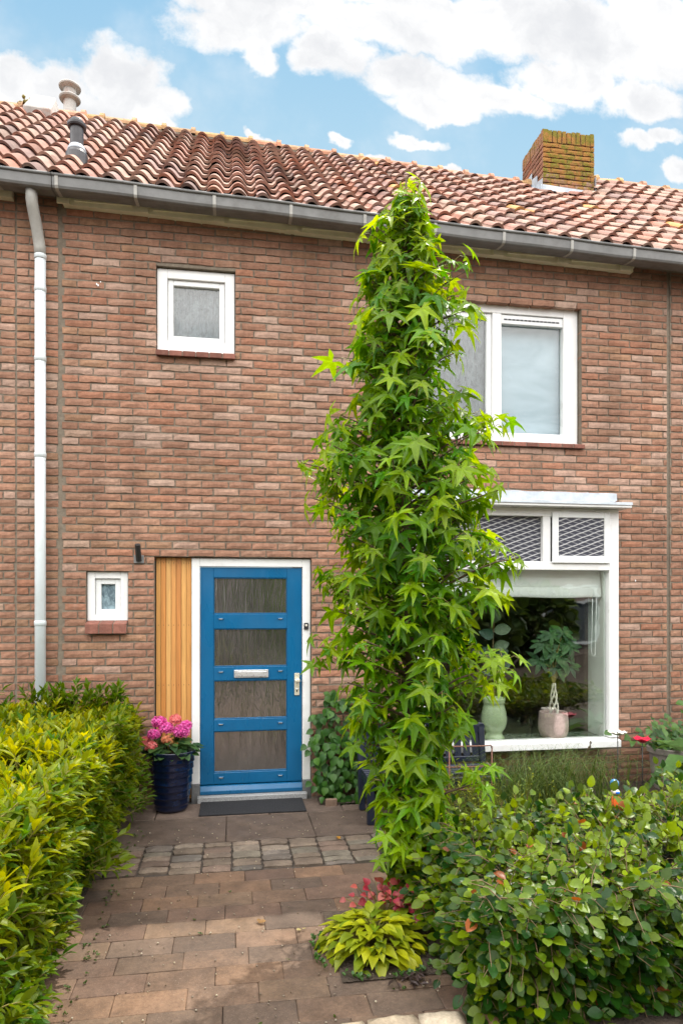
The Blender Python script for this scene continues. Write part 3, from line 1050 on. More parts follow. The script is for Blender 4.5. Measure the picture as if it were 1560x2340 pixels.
vent_pipe()
b = MB()
fx, fy, fz = -2.045, 3.06, 7.285
b.lathe(fx, fy, [(0.080, fz), (0.079, fz + 0.72), (0.077, fz + 0.735), (0.077, fz + 1.02), (0.05, fz + 1.03)], 24)
flue = b.build('flue_pipe', ['terra'], house_l, smooth=False)
for zz, r1 in ((fz + 0.875, 0.132),):
    b = MB()
    b.lathe(fx, fy, [(0.079, zz - 0.02), (r1 - 0.01, zz - 0.005), (r1, zz + 0.012), (r1 - 0.005, zz + 0.026), (0.09, zz + 0.055), (0.078, zz + 0.06)], 24)
    b.build('flue_collar', ['terra'], flue)
b = MB()
b.lathe(fx, fy, [(0.078, fz + 1.0), (0.130, fz + 1.022), (0.136, fz + 1.036), (0.13, fz + 1.05), (0.06, fz + 1.075), (0.01, fz + 1.08)], 24)
b.build('flue_cap', ['terra'], flue)
b = MB()
for (x0, x1, s0, s1, h0, h1) in ((-2.42, -2.08, 0.865, 0.985, 0.02, 0.20),):
    V = [roof_pt(x0, s0, h0), roof_pt(x1, s0, h0), roof_pt(x1, s1, h0), roof_pt(x0, s1, h0)]
    V += [roof_pt(x0 + 0.02, s0 + 0.01, 0.13), roof_pt(x1 - 0.02, s0 + 0.01, 0.13), roof_pt(x1 - 0.03, s1, h1), roof_pt(x0 + 0.05, s1, h1)]
    b.add(V, [(3, 2, 1, 0), (4, 5, 6, 7), (0, 1, 5, 4), (1, 2, 6, 5), (2, 3, 7, 6), (3, 0, 4, 7)])
b.build('roof_vent', ['terra'], house_l, bevel=0.012)
b = MB()
for i in range(60):
    x = rnd.gauss(-2.43, 0.05); a = rnd.uniform(0, 6.28)
    rr = rnd.uniform(0.015, 0.035)
    xx, yy, zz = x, RY - 0.05 + rnd.gauss(0, 0.05), ridge_z(x) + 0.035 + rnd.gauss(0, 0.014)
    b.lathe(xx, yy, [(rr * 0.6, zz - rr), (rr, zz), (rr * 0.6, zz + rr * 0.7)], 6, np.array((0.28, 0.22, 0.02)) * rnd.uniform(0.6, 1.2))
b.build('moss_cushion', ['leaf'], house_l, smooth=True)


# ------------------------------------------------------------------ windows
def window(x0, x1, z0, z1, wl, wr, wt, wb, y, pane, behind, sill=None, sash=0.0, name='window'):
    b = MB()
    frame_boxes(b, x0, x1, z0, z1, wl, wr, wt, wb, y, y + 0.075)
    fr = b.build('window', ['white'], house, bevel=0.004)
    ix0, ix1, iz0, iz1 = x0 + wl, x1 - wr, z0 + wb, z1 - wt
    if sash:
        s = MB()
        frame_boxes(s, ix0 + 0.002, ix1 - 0.002, iz0 + 0.002, iz1 - 0.002, sash, sash, sash, sash, y + 0.022, y + 0.07)
        s.build('frame', ['white2'], fr, bevel=0.004)
        ix0 += sash; ix1 -= sash; iz0 += sash; iz1 -= sash
    g = MB()
    g.box(ix0 - 0.006, ix1 + 0.006, y + 0.048, y + 0.054, iz0 - 0.006, iz1 + 0.006)
    g.build('pane', [pane], fr)
    if behind:
        curtain(ix0 - 0.02, ix1 + 0.02, iz0 - 0.03, iz1 + 0.03, y + 0.11, behind, fr)
    return fr


def curtain(x0, x1, z0, z1, y, mat, parent):
    c = MB()
    n = 40
    V = []
    for i in range(n + 1):
        x = x0 + (x1 - x0) * i / n
        yy = y + 0.010 * math.sin(i * 1.15) + 0.004 * math.sin(i * 2.9)
        V += [(x, yy, z0), (x, yy, z1)]
    c.add(V, [(2 * i, 2 * i + 2, 2 * i + 3, 2 * i + 1) for i in range(n)])
    return c.build('net_curtain', [mat], parent, smooth=True)


def brick_sill(x0, x1, z0, z1, proj, n, parent):
    """rowlock sill: bricks on edge, sloping outwards"""
    b = MB()
    w_ = (x1 - x0) / n
    for k in range(n):
        xa, xb = x0 + k * w_ + 0.004, x0 + (k + 1) * w_ - 0.004
        col = np.array((0.225, 0.095, 0.07)) * rnd.uniform(0.75, 1.2)
        V = [(xa, -proj, z0), (xb, -proj, z0), (xb, 0.06, z0 + 0.02), (xa, 0.06, z0 + 0.02),
             (xa, -proj, z1 - 0.02), (xb, -proj, z1 - 0.02), (xb, 0.06, z1 + 0.006), (xa, 0.06, z1 + 0.006)]
        b.add(V, [(3, 2, 1, 0), (4, 5, 6, 7), (0, 1, 5, 4), (1, 2, 6, 5), (2, 3, 7, 6), (3, 0, 4, 7)], col, 0)
    s = b.build('sill', ['brick'], parent, bevel=0.004)
    m = MB()
    V = [(x0 + 0.003, -proj + 0.006, z0 + 0.004), (x1 - 0.003, -proj + 0.006, z0 + 0.004), (x1 - 0.003, 0.055, z0 + 0.024), (x0 + 0.003, 0.055, z0 + 0.024),
         (x0 + 0.003, -proj + 0.006, z1 - 0.026), (x1 - 0.003, -proj + 0.006, z1 - 0.026), (x1 - 0.003, 0.055, z1), (x0 + 0.003, 0.055, z1)]
    m.add(V, [(3, 2, 1, 0), (4, 5, 6, 7), (0, 1, 5, 4), (1, 2, 6, 5), (2, 3, 7, 6), (3, 0, 4, 7)])
    m.build('sill_mortar', ['mortar'], s)
    return s


wn = window(-0.644, 0.022, 3.936, 4.654, 0.088, 0.085, 0.082, 0.095, 0.045, 'glass', 'net', sash=0.047)
brick_sill(-0.650, 0.030, 3.868, 3.934, 0.045, 6, wn)
wn = window(-1.222, -0.886, 1.586, 2.009, 0.062, 0.062, 0.060, 0.052, 0.040, 'frost', None, sash=0.046)
brick_sill(-1.226, -0.882, 1.478, 1.584, 0.06, 3, wn)


def upper_window():
    x0, x1, z0, z1, y = 1.664, 3.292, 3.262, 4.572, 0.070
    b = MB()
    b.box(x0, x0 + 0.085, y, y + 0.08, z0, z1)
    b.box(x1 - 0.145, x1, y, y + 0.08, z0, z1)
    b.box(x0 + 0.085, x1 - 0.145, y, y + 0.08, z1 - 0.085, z1)
    b.box(x0 + 0.085, x1 - 0.145, y, y + 0.08, z0, z0 + 0.095)
    b.box(2.430, 2.520, y + 0.002, y + 0.08, z0 + 0.095, z1 - 0.085)
    fr = b.build('window', ['white'], house, bevel=0.004)
    s = MB()
    frame_boxes(s, x0 + 0.087, 2.428, z0 + 0.097, z1 - 0.087, 0.05, 0.05, 0.05, 0.05, y + 0.022, y + 0.07)
    s.build('frame', ['white2'], fr, bevel=0.004)
    g = MB(); g.box(x0 + 0.13, 2.385, y + 0.048, y + 0.054, z0 + 0.14, z1 - 0.13)
    g.build('pane', ['glass'], fr)
    g = MB(); g.box(2.514, x1 - 0.139, y + 0.048, y + 0.054, z0 + 0.089, z1 - 0.178)
    g.build('pane', ['glass'], fr)
    v = MB()
    v.box(2.522, x1 - 0.147, y + 0.012, y + 0.06, z1 - 0.176, z1 - 0.092)
    vt = v.build('ventilation_grille', ['white2'], fr, bevel=0.004)
    v = MB()
    n = 14
    for k in range(n):
        xa = 2.548 + k * (0.565 / n)
        v.box(xa, xa + 0.565 / n - 0.006, y + 0.0095, y + 0.0118, z1 - 0.142, z1 - 0.128)
    v.build('slot', ['black'], vt)
    curtain(x0 + 0.10, 2.42, z0 + 0.08, z1 - 0.08, y + 0.12, 'net', fr)
    c = MB(); c.box(2.50, x1 - 0.12, y + 0.13, y + 0.14, z0 + 0.07, z1 - 0.08)
    c.build('voile', ['skyvoile'], fr)
    brick_sill(1.655, 3.318, 3.208, 3.266, 0.035, 14, fr)


upper_window()


# ------------------------------------------------------------------ front door
def front_door():
    y = 0.042
    fr = MB()
    fr.box(-0.350, -0.281, y, y + 0.09, 0.148, 2.133)
    fr.box(0.624, 0.695, y, y + 0.09, 0.148, 2.133)
    fr.box(-0.281, 0.624, y, y + 0.09, 2.060, 2.133)
    f = fr.build('door_frame', ['white'], house, bevel=0.004)
    for (xa, xb) in ((-0.352, -0.279), (0.621, 0.700)):
        pl = MB()
        pl.box(xa, xb, y - 0.012, y + 0.10, -0.05, 0.147)
        pl.build('plinth_block', ['plinth'], f, bevel=0.004)
    bl = MB()
    bl.box(0.637, 0.676, y - 0.014, y - 0.0005, 1.500, 1.560)
    bl = bl.build('doorbell', ['black'], f, bevel=0.003)
    bt = MB(); bt.lathe(0, 0, [(0.0105, 0), (0.0105, 0.003), (0.006, 0.005)], 14)
    v = bt.v[0]; bt.v[0] = np.stack([v[:, 0] + 0.6565, y - 0.0145 - v[:, 2], v[:, 1] + 1.538], 1)
    bt.build('button', ['cream'], bl)
    y = 0.060
    d = MB()
    L, Rr = -0.276, 0.619
    panes = [(1.640, 1.963), (1.171, 1.510), (0.707, 1.050), (0.235, 0.601)]
    px0, px1 = -0.162, 0.488
    d.box(L, px0, y, y + 0.045, 0.135, 2.054)
    d.box(px1, Rr, y, y + 0.045, 0.135, 2.054)
    zz = [2.054] + [v for p_ in panes for v in (p_[1], p_[0])] + [0.135]
    for k in range(0, len(zz), 2):
        d.box(px0, px1, y + 0.0015, y + 0.045, zz[k + 1], zz[k])
    dr = d.build('door', ['blue'], house, bevel=0.003)
    w_ = MB()
    V = [(L - 0.002, y - 0.030, 0.052), (Rr + 0.002, y - 0.030, 0.052), (Rr + 0.002, y - 0.034, 0.082), (L - 0.002, y - 0.034, 0.082),
         (L - 0.002, y - 0.006, 0.122), (Rr + 0.002, y - 0.006, 0.122), (Rr + 0.002, y + 0.04, 0.133), (L - 0.002, y + 0.04, 0.133),
         (L - 0.002, y + 0.04, 0.05), (Rr + 0.002, y + 0.04, 0.05)]
    w_.add(V, [(0, 1, 2, 3), (3, 2, 5, 4), (4, 5, 6, 7), (8, 9, 1, 0), (0, 3, 4, 7, 8), (1, 9, 6, 5, 2)])
    w_.build('weather_bar', ['blue'], dr, bevel=0.003)
    for (z0, z1) in panes:
        g = MB(); g.box(px0 - 0.004, px1 + 0.004, y + 0.020, y + 0.026, z0 - 0.004, z1 + 0.004)
        g.build('pane', ['ripple'], dr)
        bd = MB()
        frame_boxes(bd, px0 + 0.0005, px1 - 0.0005, z0 + 0.0005, z1 - 0.0005, 0.007, 0.007, 0.007, 0.010, y + 0.008, y + 0.0195)
        bd.build('glazing_bead', ['blue'], dr, bevel=0.002)
        for xs in (-0.098, 0.426):
            s = MB(); s.box(xs - 0.024, xs + 0.024, y - 0.008, y + 0.001, z0 - 0.046, z0 - 0.032)
            s.build('drain_cap', ['blue'], dr, bevel=0.003)
            s = MB(); s.box(xs - 0.017, xs + 0.017, y - 0.010, y - 0.0082, z0 - 0.045, z0 - 0.040)
            s.build('drain_lip', ['steel'], dr)
    lb = MB(); lb.box(0.017, 0.319, y - 0.016, y + 0.001, 1.075, 1.145)
    lb = lb.build('letterbox', ['steel'], dr, bevel=0.005, seg=2)
    fl = MB(); fl.box(0.032, 0.304, y - 0.021, y - 0.0155, 1.086, 1.130)
    fl.build('flap', ['steel'], lb, bevel=0.004)
    hp = MB(); hp.box(0.552, 0.598, y - 0.010, y + 0.001, 0.908, 1.108)
    hd = hp.build('door_handle', ['brass'], dr, bevel=0.004, seg=2)
    kb = MB(); kb.lathe(0, 0, [(0.012, 0.0), (0.011, 0.022), (0.020, 0.030), (0.025, 0.042), (0.023, 0.056), (0.012, 0.064)], 20)
    v = kb.v[0]; kb.v[0] = np.stack([v[:, 0] + 0.575, y - 0.010 - v[:, 2], v[:, 1] + 1.045], 1)
    kb.build('knob', ['brass'], hd, smooth=True)
    kh = MB(); kh.lathe(0, 0, [(0.009, 0), (0.009, 0.006), (0.006, 0.008)], 14)
    v = kh.v[0]; kh.v[0] = np.stack([v[:, 0] + 0.575, y - 0.010 - v[:, 2], v[:, 1] + 0.965], 1)
    kh.add([(0.571, y - 0.0135, 0.938), (0.579, y - 0.0135, 0.938), (0.579, y - 0.0135, 0.958), (0.571, y - 0.0135, 0.958)], [(0, 1, 2, 3)], (0, 0, 0), 1)
    kh.build('keyhole', ['steel', 'black'], hd)
    th = MB(); th.box(-0.300, 0.660, -0.028, 0.13, -0.05, 0.048)
    th.build('threshold', ['terrazzo'], house, bevel=0.006)
    # seven vertical boards
    n = 7
    xa, xb = -0.656, -0.354
    w_ = (xb - xa) / n
    pn = MB()
    cols = [(0.60, 0.30, 0.085), (0.54, 0.225, 0.055), (0.63, 0.34, 0.11), (0.56, 0.26, 0.075), (0.50, 0.205, 0.055), (0.63, 0.33, 0.10), (0.58, 0.28, 0.08)]
    pn.box(xa, xb, 0.088, 0.12, -0.02, 2.139, (0.10, 0.05, 0.02))
    for k in range(n):
        pn.box(xa + k * w_ + 0.0015, xa + (k + 1) * w_ - 0.0015, 0.066 + rnd.uniform(0, 0.006), 0.087, 0.02, 2.136, cols[k])
    sc = pn
    for z in (2.09, 1.545, 1.02, 0.45):
        for k in range(n):
            xm = xa + (k + 0.5) * w_
            sc.box(xm - 0.0032, xm + 0.0032, 0.0635, 0.067, z - 0.0032, z + 0.0032, (0.10, 0.05, 0.02))
    pn.build('timber_panel', ['wood'], house, bevel=0.002)


front_door()

# flag-pole socket left of the door lintel
b = MB()
b.box(-0.832, -0.748, -0.010, 0.004, 2.080, 2.150)
fh = b.build('flag_holder', ['zinc'], house, bevel=0.003)
b = MB()
b.tube([(-0.790, -0.010, 2.105), (-0.790, -0.055, 2.18), (-0.790, -0.085, 2.235)], 0.024, 14)
b.build('socket', ['iron'], fh, smooth=False)


# ------------------------------------------------------------------ bay window
def bay_window():
    x0, x1, yf, yb = 1.60, 3.545, -0.225, 0.004
    z0, z1 = 0.405, 2.605
    root = MB()
    # front frame: uprights, head, transom, mullion, bottom rail
    root.box(x0, x0 + 0.10, yf, yf + 0.085, z0 + 0.085, z1)
    root.box(x1 - 0.095, x1, yf, yf + 0.085, z0 + 0.085, z1)
    root.box(x0 + 0.10, x1 - 0.095, yf, yf + 0.085, z1 - 0.075, z1)
    root.box(x0 + 0.10, x1 - 0.095, yf, yf + 0.085, 2.040, 2.118)
    root.box(2.795, 2.870, yf + 0.0015, yf + 0.085, 2.118, z1 - 0.075)
    bw = root.build('bay_window', ['white'], house, bevel=0.004)
    s = MB()
    V = [(x0 - 0.004, yf - 0.035, z0), (x1 + 0.004, yf - 0.035, z0), (x1 + 0.004, yf - 0.035, z0 + 0.062), (x0 - 0.004, yf - 0.035, z0 + 0.062),
         (x0 - 0.004, yf + 0.09, z0), (x1 + 0.004, yf + 0.09, z0), (x1 + 0.004, yf + 0.09, z0 + 0.086), (x0 - 0.004, yf + 0.09, z0 + 0.086)]
    s.add(V, [(0, 1, 2, 3), (3, 2, 6, 7), (5, 4, 7, 6), (4, 5, 1, 0), (4, 0, 3, 7), (1, 5, 6, 2)])
    s.build('outer_sill', ['white'], bw, bevel=0.004)
    c = MB()
    for xa in (x0, x1 - 0.03):
        c.box(xa, xa + 0.03, yf + 0.0855, yb, z0 + 0.087, z1)
    c.box(x0 + 0.03, x1 - 0.03, yf + 0.0855, yb, z1 - 0.03, z1)
    c.build('cheek', ['white'], bw)
    # jambs and inner sill running back through the wall
    for xj in (x1 - 0.098, x0 + 0.092):
        j = MB()
        j.box(xj, xj + 0.010, yf + 0.086, 0.15, 0.476, 2.53)
        j.build('jamb', ['jamb'], bw)
    si = MB()
    si.box(x0 + 0.103, x1 - 0.099, yf + 0.092, 0.17, 0.44, 0.474)
    si.build('inner_sill', ['sill'], bw)
    g = MB(); g.box(x0 + 0.094, x1 - 0.089, yf + 0.050, yf + 0.056, z0 + 0.080, 2.046)
    g.build('pane', ['bayglass'], bw)
    g = MB(); g.box(x0 + 0.094, 2.801, yf + 0.050, yf + 0.056, 2.112, z1 - 0.069)
    g.build('pane', ['lattice'], bw)
    # hinged top light
    t = MB()
    frame_boxes(t, 2.878, 3.475 - 0.030, 2.104, z1 - 0.030, 0.060, 0.058, 0.056, 0.066, yf - 0.022, yf - 0.0015)
    tl = t.build('top_light', ['white2'], bw, bevel=0.004)
    g = MB(); g.box(2.93, 3.395, yf - 0.012, yf - 0.006, 2.165, z1 - 0.080)
    g.build('pane', ['lattice'], tl)
    for xh in (2.96, 3.30):
        h = MB()
        h.box(xh, xh + 0.065, yf - 0.027, yf - 0.003, z1 - 0.031, z1 - 0.022)
        h.build('hinge', ['white2'], tl)
    # little lead roof
    r = MB()
    n = 14
    V, Fc = [], []
    prof = [(0.010, 2.800), (-0.006, 2.790), (-0.012, 2.722), (-0.05, 2.700), (yf - 0.125, 2.655), (yf - 0.128, 2.632)]
    for i in range(n + 1):
        u = i / n
        x = x0 - 0.06 + (x1 - x0 + 0.12) * u
        xi = x0 - 0.02 + (x1 - x0 + 0.125) * u if False else x0 - 0.06 + (x1 - x0 + 0.165) * u
        for k, (y, z) in enumerate(prof):
            xx = xi if k < 4 else x
            xx = (x0 - 0.01 + (x1 + 0.10 - x0 + 0.02) * u) if k < 3 else x
            V.append((xx, y + (0.003 * math.sin(i * 1.7) if k in (1, 2) else 0), z + (0.004 * math.sin(i * 2.1 + k) if k in (0, 3, 4) else 0)))
    m = len(prof)
    for i in range(n):
        for k in range(m - 1):
            Fc.append((i * m + k, i * m + k + 1, (i + 1) * m + k + 1, (i + 1) * m + k))
    r.add(V, Fc)
    rf = r.build('lead_roof', ['lead'], bw)
    d_ = MB()
    d_.box(x0 - 0.058, x1 + 0.058, yf - 0.118, -0.012, 2.607, 2.634)
    d_.build('roof_edge', ['white'], bw, bevel=0.004)
    # dark sloping soffit of the brickwork under the box
    rm = MB()
    X0, X1, Y0, Y1, Z0, Z1 = 0.9, 4.1, 0.262, 4.2, 0.02, 2.78
    V = [(X0, Y0, Z0), (X1, Y0, Z0), (X1, Y1, Z0), (X0, Y1, Z0), (X0, Y0, Z1), (X1, Y0, Z1), (X1, Y1, Z1), (X0, Y1, Z1)]
    rm.add(V, [(0, 1, 2, 3), (7, 6, 5, 4), (3, 2, 6, 7), (1, 5, 6, 2), (0, 3, 7, 4)], (1, 1, 1))
    # a curtain, a tall cabinet and a low chest make up the dim depth of the room
    rm.box(1.2, 1.9, 2.6, 3.2, 0.02, 2.1)
    rm.box(2.3, 3.9, 3.4, 3.9, 0.02, 0.85)
    rm.build('living_room', ['room'], house)
    cd = MB()
    cd.tube([(3.36, -0.085, 1.80), (3.352, -0.09, 1.5), (3.345, -0.09, 1.28), (3.36, -0.09, 1.235), (3.385, -0.09, 1.25), (3.392, -0.088, 1.5), (3.40, -0.085, 1.80)], 0.003, 6)
    return bw, cd


bay, cord_mb = bay_window()
bl = thing('roman_blind', 'pale folded fabric blind drawn up inside the bay window', 'blind', (2.55, -0.08, 1.9))
for k, (za, zb, yy) in enumerate(((1.955, 2.050, -0.075), (1.872, 1.975, -0.088), (1.790, 1.885, -0.100))):
    m = MB()
    n = 24
    V = []
    for i in range(n + 1):
        x = 1.712 + (3.437 - 1.712) * i / n
        wv = 0.004 * math.sin(i * 0.8 + k)
        V += [(x, yy + wv, za + 0.004 * math.sin(i * 0.5 + k)), (x, yy - 0.014 + wv, za + 0.02), (x, yy + wv, zb)]
    m.add(V, [(3 * i + j, 3 * i + 3 + j, 3 * i + 4 + j, 3 * i + 1 + j) for i in range(n) for j in range(2)])
    m.build('fold', ['blind'], bl, smooth=True)
cord_mb.build('pull_cord', ['blind'], bl, smooth=True)


# ------------------------------------------------------------------ ground
def sheet(name, x0, x1, y0, y1, z, mat):
    b = MB()
    b.add([(x0, y0, z), (x1, y0, z), (x1, y1, z), (x0, y1, z)], [(0, 1, 2, 3)])
    return struct(b.build(name, [mat]))


sheet('ground', -400, 400, -400, 400, -0.055, 'soil')
MAT['jointsand'] = pmat('joint_sand', (0.060, 0.046, 0.036), 0.95, 0.4, 40, 0.8, 90, 0.004)


def slab(b, x0, x1, y0, y1, h, col, r=0.006, jit=0.004, thick=0.05):
    """one paving unit: soft-edged top, slightly out of level"""
    V = []
    t = [rnd.uniform(-0.0025, 0.0025) for _ in range(4)]
    cs = [(x0, y0), (x1, y0), (x1, y1), (x0, y1)]
    cs = [(x + rnd.uniform(-jit, jit), y + rnd.uniform(-jit, jit)) for x, y in cs]
    cx, cy = (x0 + x1) / 2, (y0 + y1) / 2
    # subdivided outline so corners are rounded
    out = []
    for i in range(4):
        a, bb, c = cs[i - 1], cs[i], cs[(i + 1) % 4]
        def mv(p_, q_, dd):
            L = math.hypot(q_[0] - p_[0], q_[1] - p_[1])
            return (p_[0] + (q_[0] - p_[0]) * dd / L, p_[1] + (q_[1] - p_[1]) * dd / L)
        out += [(mv(bb, a, r * 1.8), t[i]), (mv(bb, c, r * 1.8), t[i])]
    n = len(out)
    for ((x, y), tt) in out:
        V.append((x, y, h + tt - thick))
    for ((x, y), tt) in out:
        V.append((x, y, h + tt - r * 0.8))
    for ((x, y), tt) in out:
        L = math.hypot(cx - x, cy - y)
        V.append((x + (cx - x) / L * r * 1.3, y + (cy - y) / L * r * 1.3, h + tt))
    Fc = []
    for k in range(2):
        for i in range(n):
            j = (i + 1) % n
            Fc.append((k * n + i, k * n + j, (k + 1) * n + j, (k + 1) * n + i))
    Fc.append(tuple(2 * n + i for i in range(n)))
    b.add(V, Fc, col)


def path():
    b = MB()
    PC = [(0.124, 0.080, 0.053), (0.140, 0.088, 0.058), (0.112, 0.076, 0.054), (0.152, 0.098, 0.062), (0.130, 0.080, 0.055), (0.158, 0.094, 0.057)]
    # long dark slabs along the doorstep
    for (x0, x1, y0, y1) in ((-1.6, -0.62, -0.415, -0.005), (-0.614, 0.30, -0.415, -0.03), (0.306, 0.92, -0.415, -0.03), (0.926, 1.9, -0.415, -0.26)):
        slab(b, x0, x1, y0, y1, -0.002, np.array((0.130, 0.093, 0.072)) * rnd.uniform(0.85, 1.15), 0.006)
    for (x0, x1) in ((-1.6, -0.05), (-0.044, 0.62), (0.626, 1.9)):
        slab(b, x0, x1, -0.985, -0.421, -0.004, np.array((0.095, 0.067, 0.050)) * rnd.uniform(0.9, 1.1), 0.006)
    # running-bond pavers
    PL, PW = 0.316, 0.164
    r = 0
    y = -1.56
    while y > -6.2:
        off = [0.0, 0.5, 0.12, 0.62, 0.30, 0.80][r % 6] * PL
        x = -1.5 + off - PL
        while x < 1.35:
            c = np.array(rnd.choice(PC)) * rnd.uniform(0.82, 1.12)
            if not (y < -3.20 and x > 0.10 + (abs(y) - 3.2) * -0.3 and False):
                slab(b, x + 0.001, x + PL - 0.001, y - PW + 0.001, y - 0.001, -0.004 + rnd.uniform(-0.002, 0.002), c, 0.003, 0.0012)
            x += PL
        y -= PW; r += 1
    o = b.build('path', ['paver'])
    struct(o)
    bed = MB()
    bed.add([(-1.7, -6.3, -0.022), (1.75, -6.3, -0.022), (1.75, 0.0, -0.022), (-1.7, 0.0, -0.022)], [(0, 1, 2, 3)])
    struct(bed.build('joint_sand', ['jointsand']))


path()


def cobbles():
    b = MB()
    pal = [(0.23, 0.17, 0.12), (0.20, 0.185, 0.14), (0.28, 0.21, 0.155), (0.19, 0.165, 0.145), (0.24, 0.15, 0.11), (0.165, 0.16, 0.145), (0.26, 0.21, 0.16), (0.25, 0.18, 0.13)]
    x = -1.25
    while x < 1.5:
        wd = rnd.uniform(0.190, 0.225)
        y = -1.0
        while y > -1.50:
            dpt = rnd.choice([0.085, 0.10, 0.11, 0.125])
            if y - dpt < -1.545: dpt = y + 1.545
            if dpt < 0.05: break
            rock(b, x + 0.004, x + wd - 0.004, y - dpt + 0.003, y - 0.003, 0.002 + rnd.uniform(-0.004, 0.004), (np.array(rnd.choice(pal)) * 0.55 + np.array((0.21, 0.165, 0.125)) * 0.45) * rnd.uniform(0.5, 0.78), 0.006)
            y -= dpt
        x += wd + 0.004
    o = b.build('cobble_strip', ['paver'])
    struct(o)


def rock(b, x0, x1, y0, y1, h, col, dome=0.012):
    nx, ny = 6, 5
    V, Fc = [], []
    for k in range(ny):
        for i in range(nx):
            u, v = i / (nx - 1), k / (ny - 1)
            e = max(abs(2 * u - 1), abs(2 * v - 1))
            cr = abs(2 * u - 1) * abs(2 * v - 1)
            x = x0 + (x1 - x0) * (0.5 + (u - 0.5) * (1 - 0.05 * cr)) + rnd.uniform(-0.004, 0.004)
            y = y0 + (y1 - y0) * (0.5 + (v - 0.5) * (1 - 0.08 * cr)) + rnd.uniform(-0.004, 0.004)
            z = h - dome * (1.0 if e > 0.95 else 0.0) - 0.004 * cr + rnd.uniform(-0.0022, 0.0022)
            V.append((x, y, z))
    for k in range(ny - 1):
        for i in range(nx - 1):
            Fc.append((k * nx + i, k * nx + i + 1, (k + 1) * nx + i + 1, (k + 1) * nx + i))
    ring = [i for i in range(nx)] + [k * nx + nx - 1 for k in range(1, ny)] + [(ny - 1) * nx + i for i in range(nx - 2, -1, -1)] + [k * nx for k in range(ny - 2, 0, -1)]
    base = len(V)
    for r_ in ring:
        V.append((V[r_][0], V[r_][1], h - 0.06))
    m = len(ring)
    for i in range(m):
        j = (i + 1) % m
        Fc.append((ring[j], ring[i], base + i, base + j))
    b.add(V, Fc, col)


cobbles()
# pale sandstone edging setts at the near end of the path
b = MB()
pts = [(0.10, -3.33), (0.32, -3.275), (0.545, -3.245), (0.765, -3.235), (0.965, -3.25)]
for (p0, p1) in zip(pts[:-1], pts[1:]):
    tb = MB()
    L = math.hypot(p1[0] - p0[0], p1[1] - p0[1])
    rock(tb, 0.004, L - 0.006, -0.115, 0.0, 0.026, (0, 0, 0), 0.014)
    a = math.atan2(p1[1] - p0[1], p1[0] - p0[0])
    v = tb.v[0]
    b.add(np.stack([p0[0] + v[:, 0] * math.cos(a) - v[:, 1] * math.sin(a), p0[1] + v[:, 0] * math.sin(a) + v[:, 1] * math.cos(a), v[:, 2]], 1), tb.f,
          np.array(rnd.choice([(0.50, 0.40, 0.28), (0.55, 0.46, 0.34), (0.46, 0.36, 0.25)])))
rock(b, 1.0, 1.11, -3.40, -3.27, 0.05, (0.30, 0.17, 0.10), 0.02)
struct(b.build('kerb', ['paver'], smooth=True))

# soil beds
b = MB()
n = 14
V, Fc = [], []
for k in range(n + 1):
    for i in range(n + 1):
        x, y = 1.08 + 4.9 * i / n, -5.2 + 5.18 * k / n
        V.append((x, y, 0.012 + rnd.uniform(-0.012, 0.018) - (0.04 if i == 0 else 0)))
for k in range(n):
    for i in range(n):
        Fc.append((k * (n + 1) + i, k * (n + 1) + i + 1, (k + 1) * (n + 1) + i + 1, (k + 1) * (n + 1) + i))
b.add(V, Fc)
for (x0, x1, y0, y1) in ((0.74, 1.6, -0.24, -0.01), (0.50, 1.12, -2.95, -2.25), (-3.2, -0.86, -5.2, -0.02)):
    b.add([(x0, y0, 0.004), (x1, y0, 0.004), (x1, y1, 0.008), (x0, y1, 0.008)], [(0, 1, 2, 3)])
struct(b.build('soil_bed', ['soil']))
b = MB()
b.box(0.79, 0.89, -0.285, -0.245, -0.02, 0.055, (0.21, 0.14, 0.10))
tag(b.build('edging_brick', ['brick'], bevel=0.006), 'small brown edging brick standing at the foot of the climber', 'brick')

# doormat
b = MB()
b.box(-0.268, 0.612, -0.405, -0.034, 0.0005, 0.012)
dm = tag(b.build('doormat', ['mat'], bevel=0.004), 'black rubber doormat lying in front of the blue door', 'doormat')


# ------------------------------------------------------------------ leaf shapes
def leaf_strip(rows, fold=0.15, droop=0.25, wave=0.0, tipcurl=0.0):
    """rows: (t, half width). y runs along the leaf, x across, z is its upper side"""
    V, Fc = [], []
    for i, (t, hw) in enumerate(rows):
        z = -droop * t * t
        wz = wave * math.sin(i * 2.4)
        V += [(-hw, t, z + fold * hw + wz), (0, t, z), (hw, t, z + fold * hw - wz)]
    for i in range(len(rows) - 1):
        a = i * 3
        Fc += [(a, a + 1, a + 4, a + 3), (a + 1, a + 2, a + 5, a + 4)]
    return np.array(V), Fc


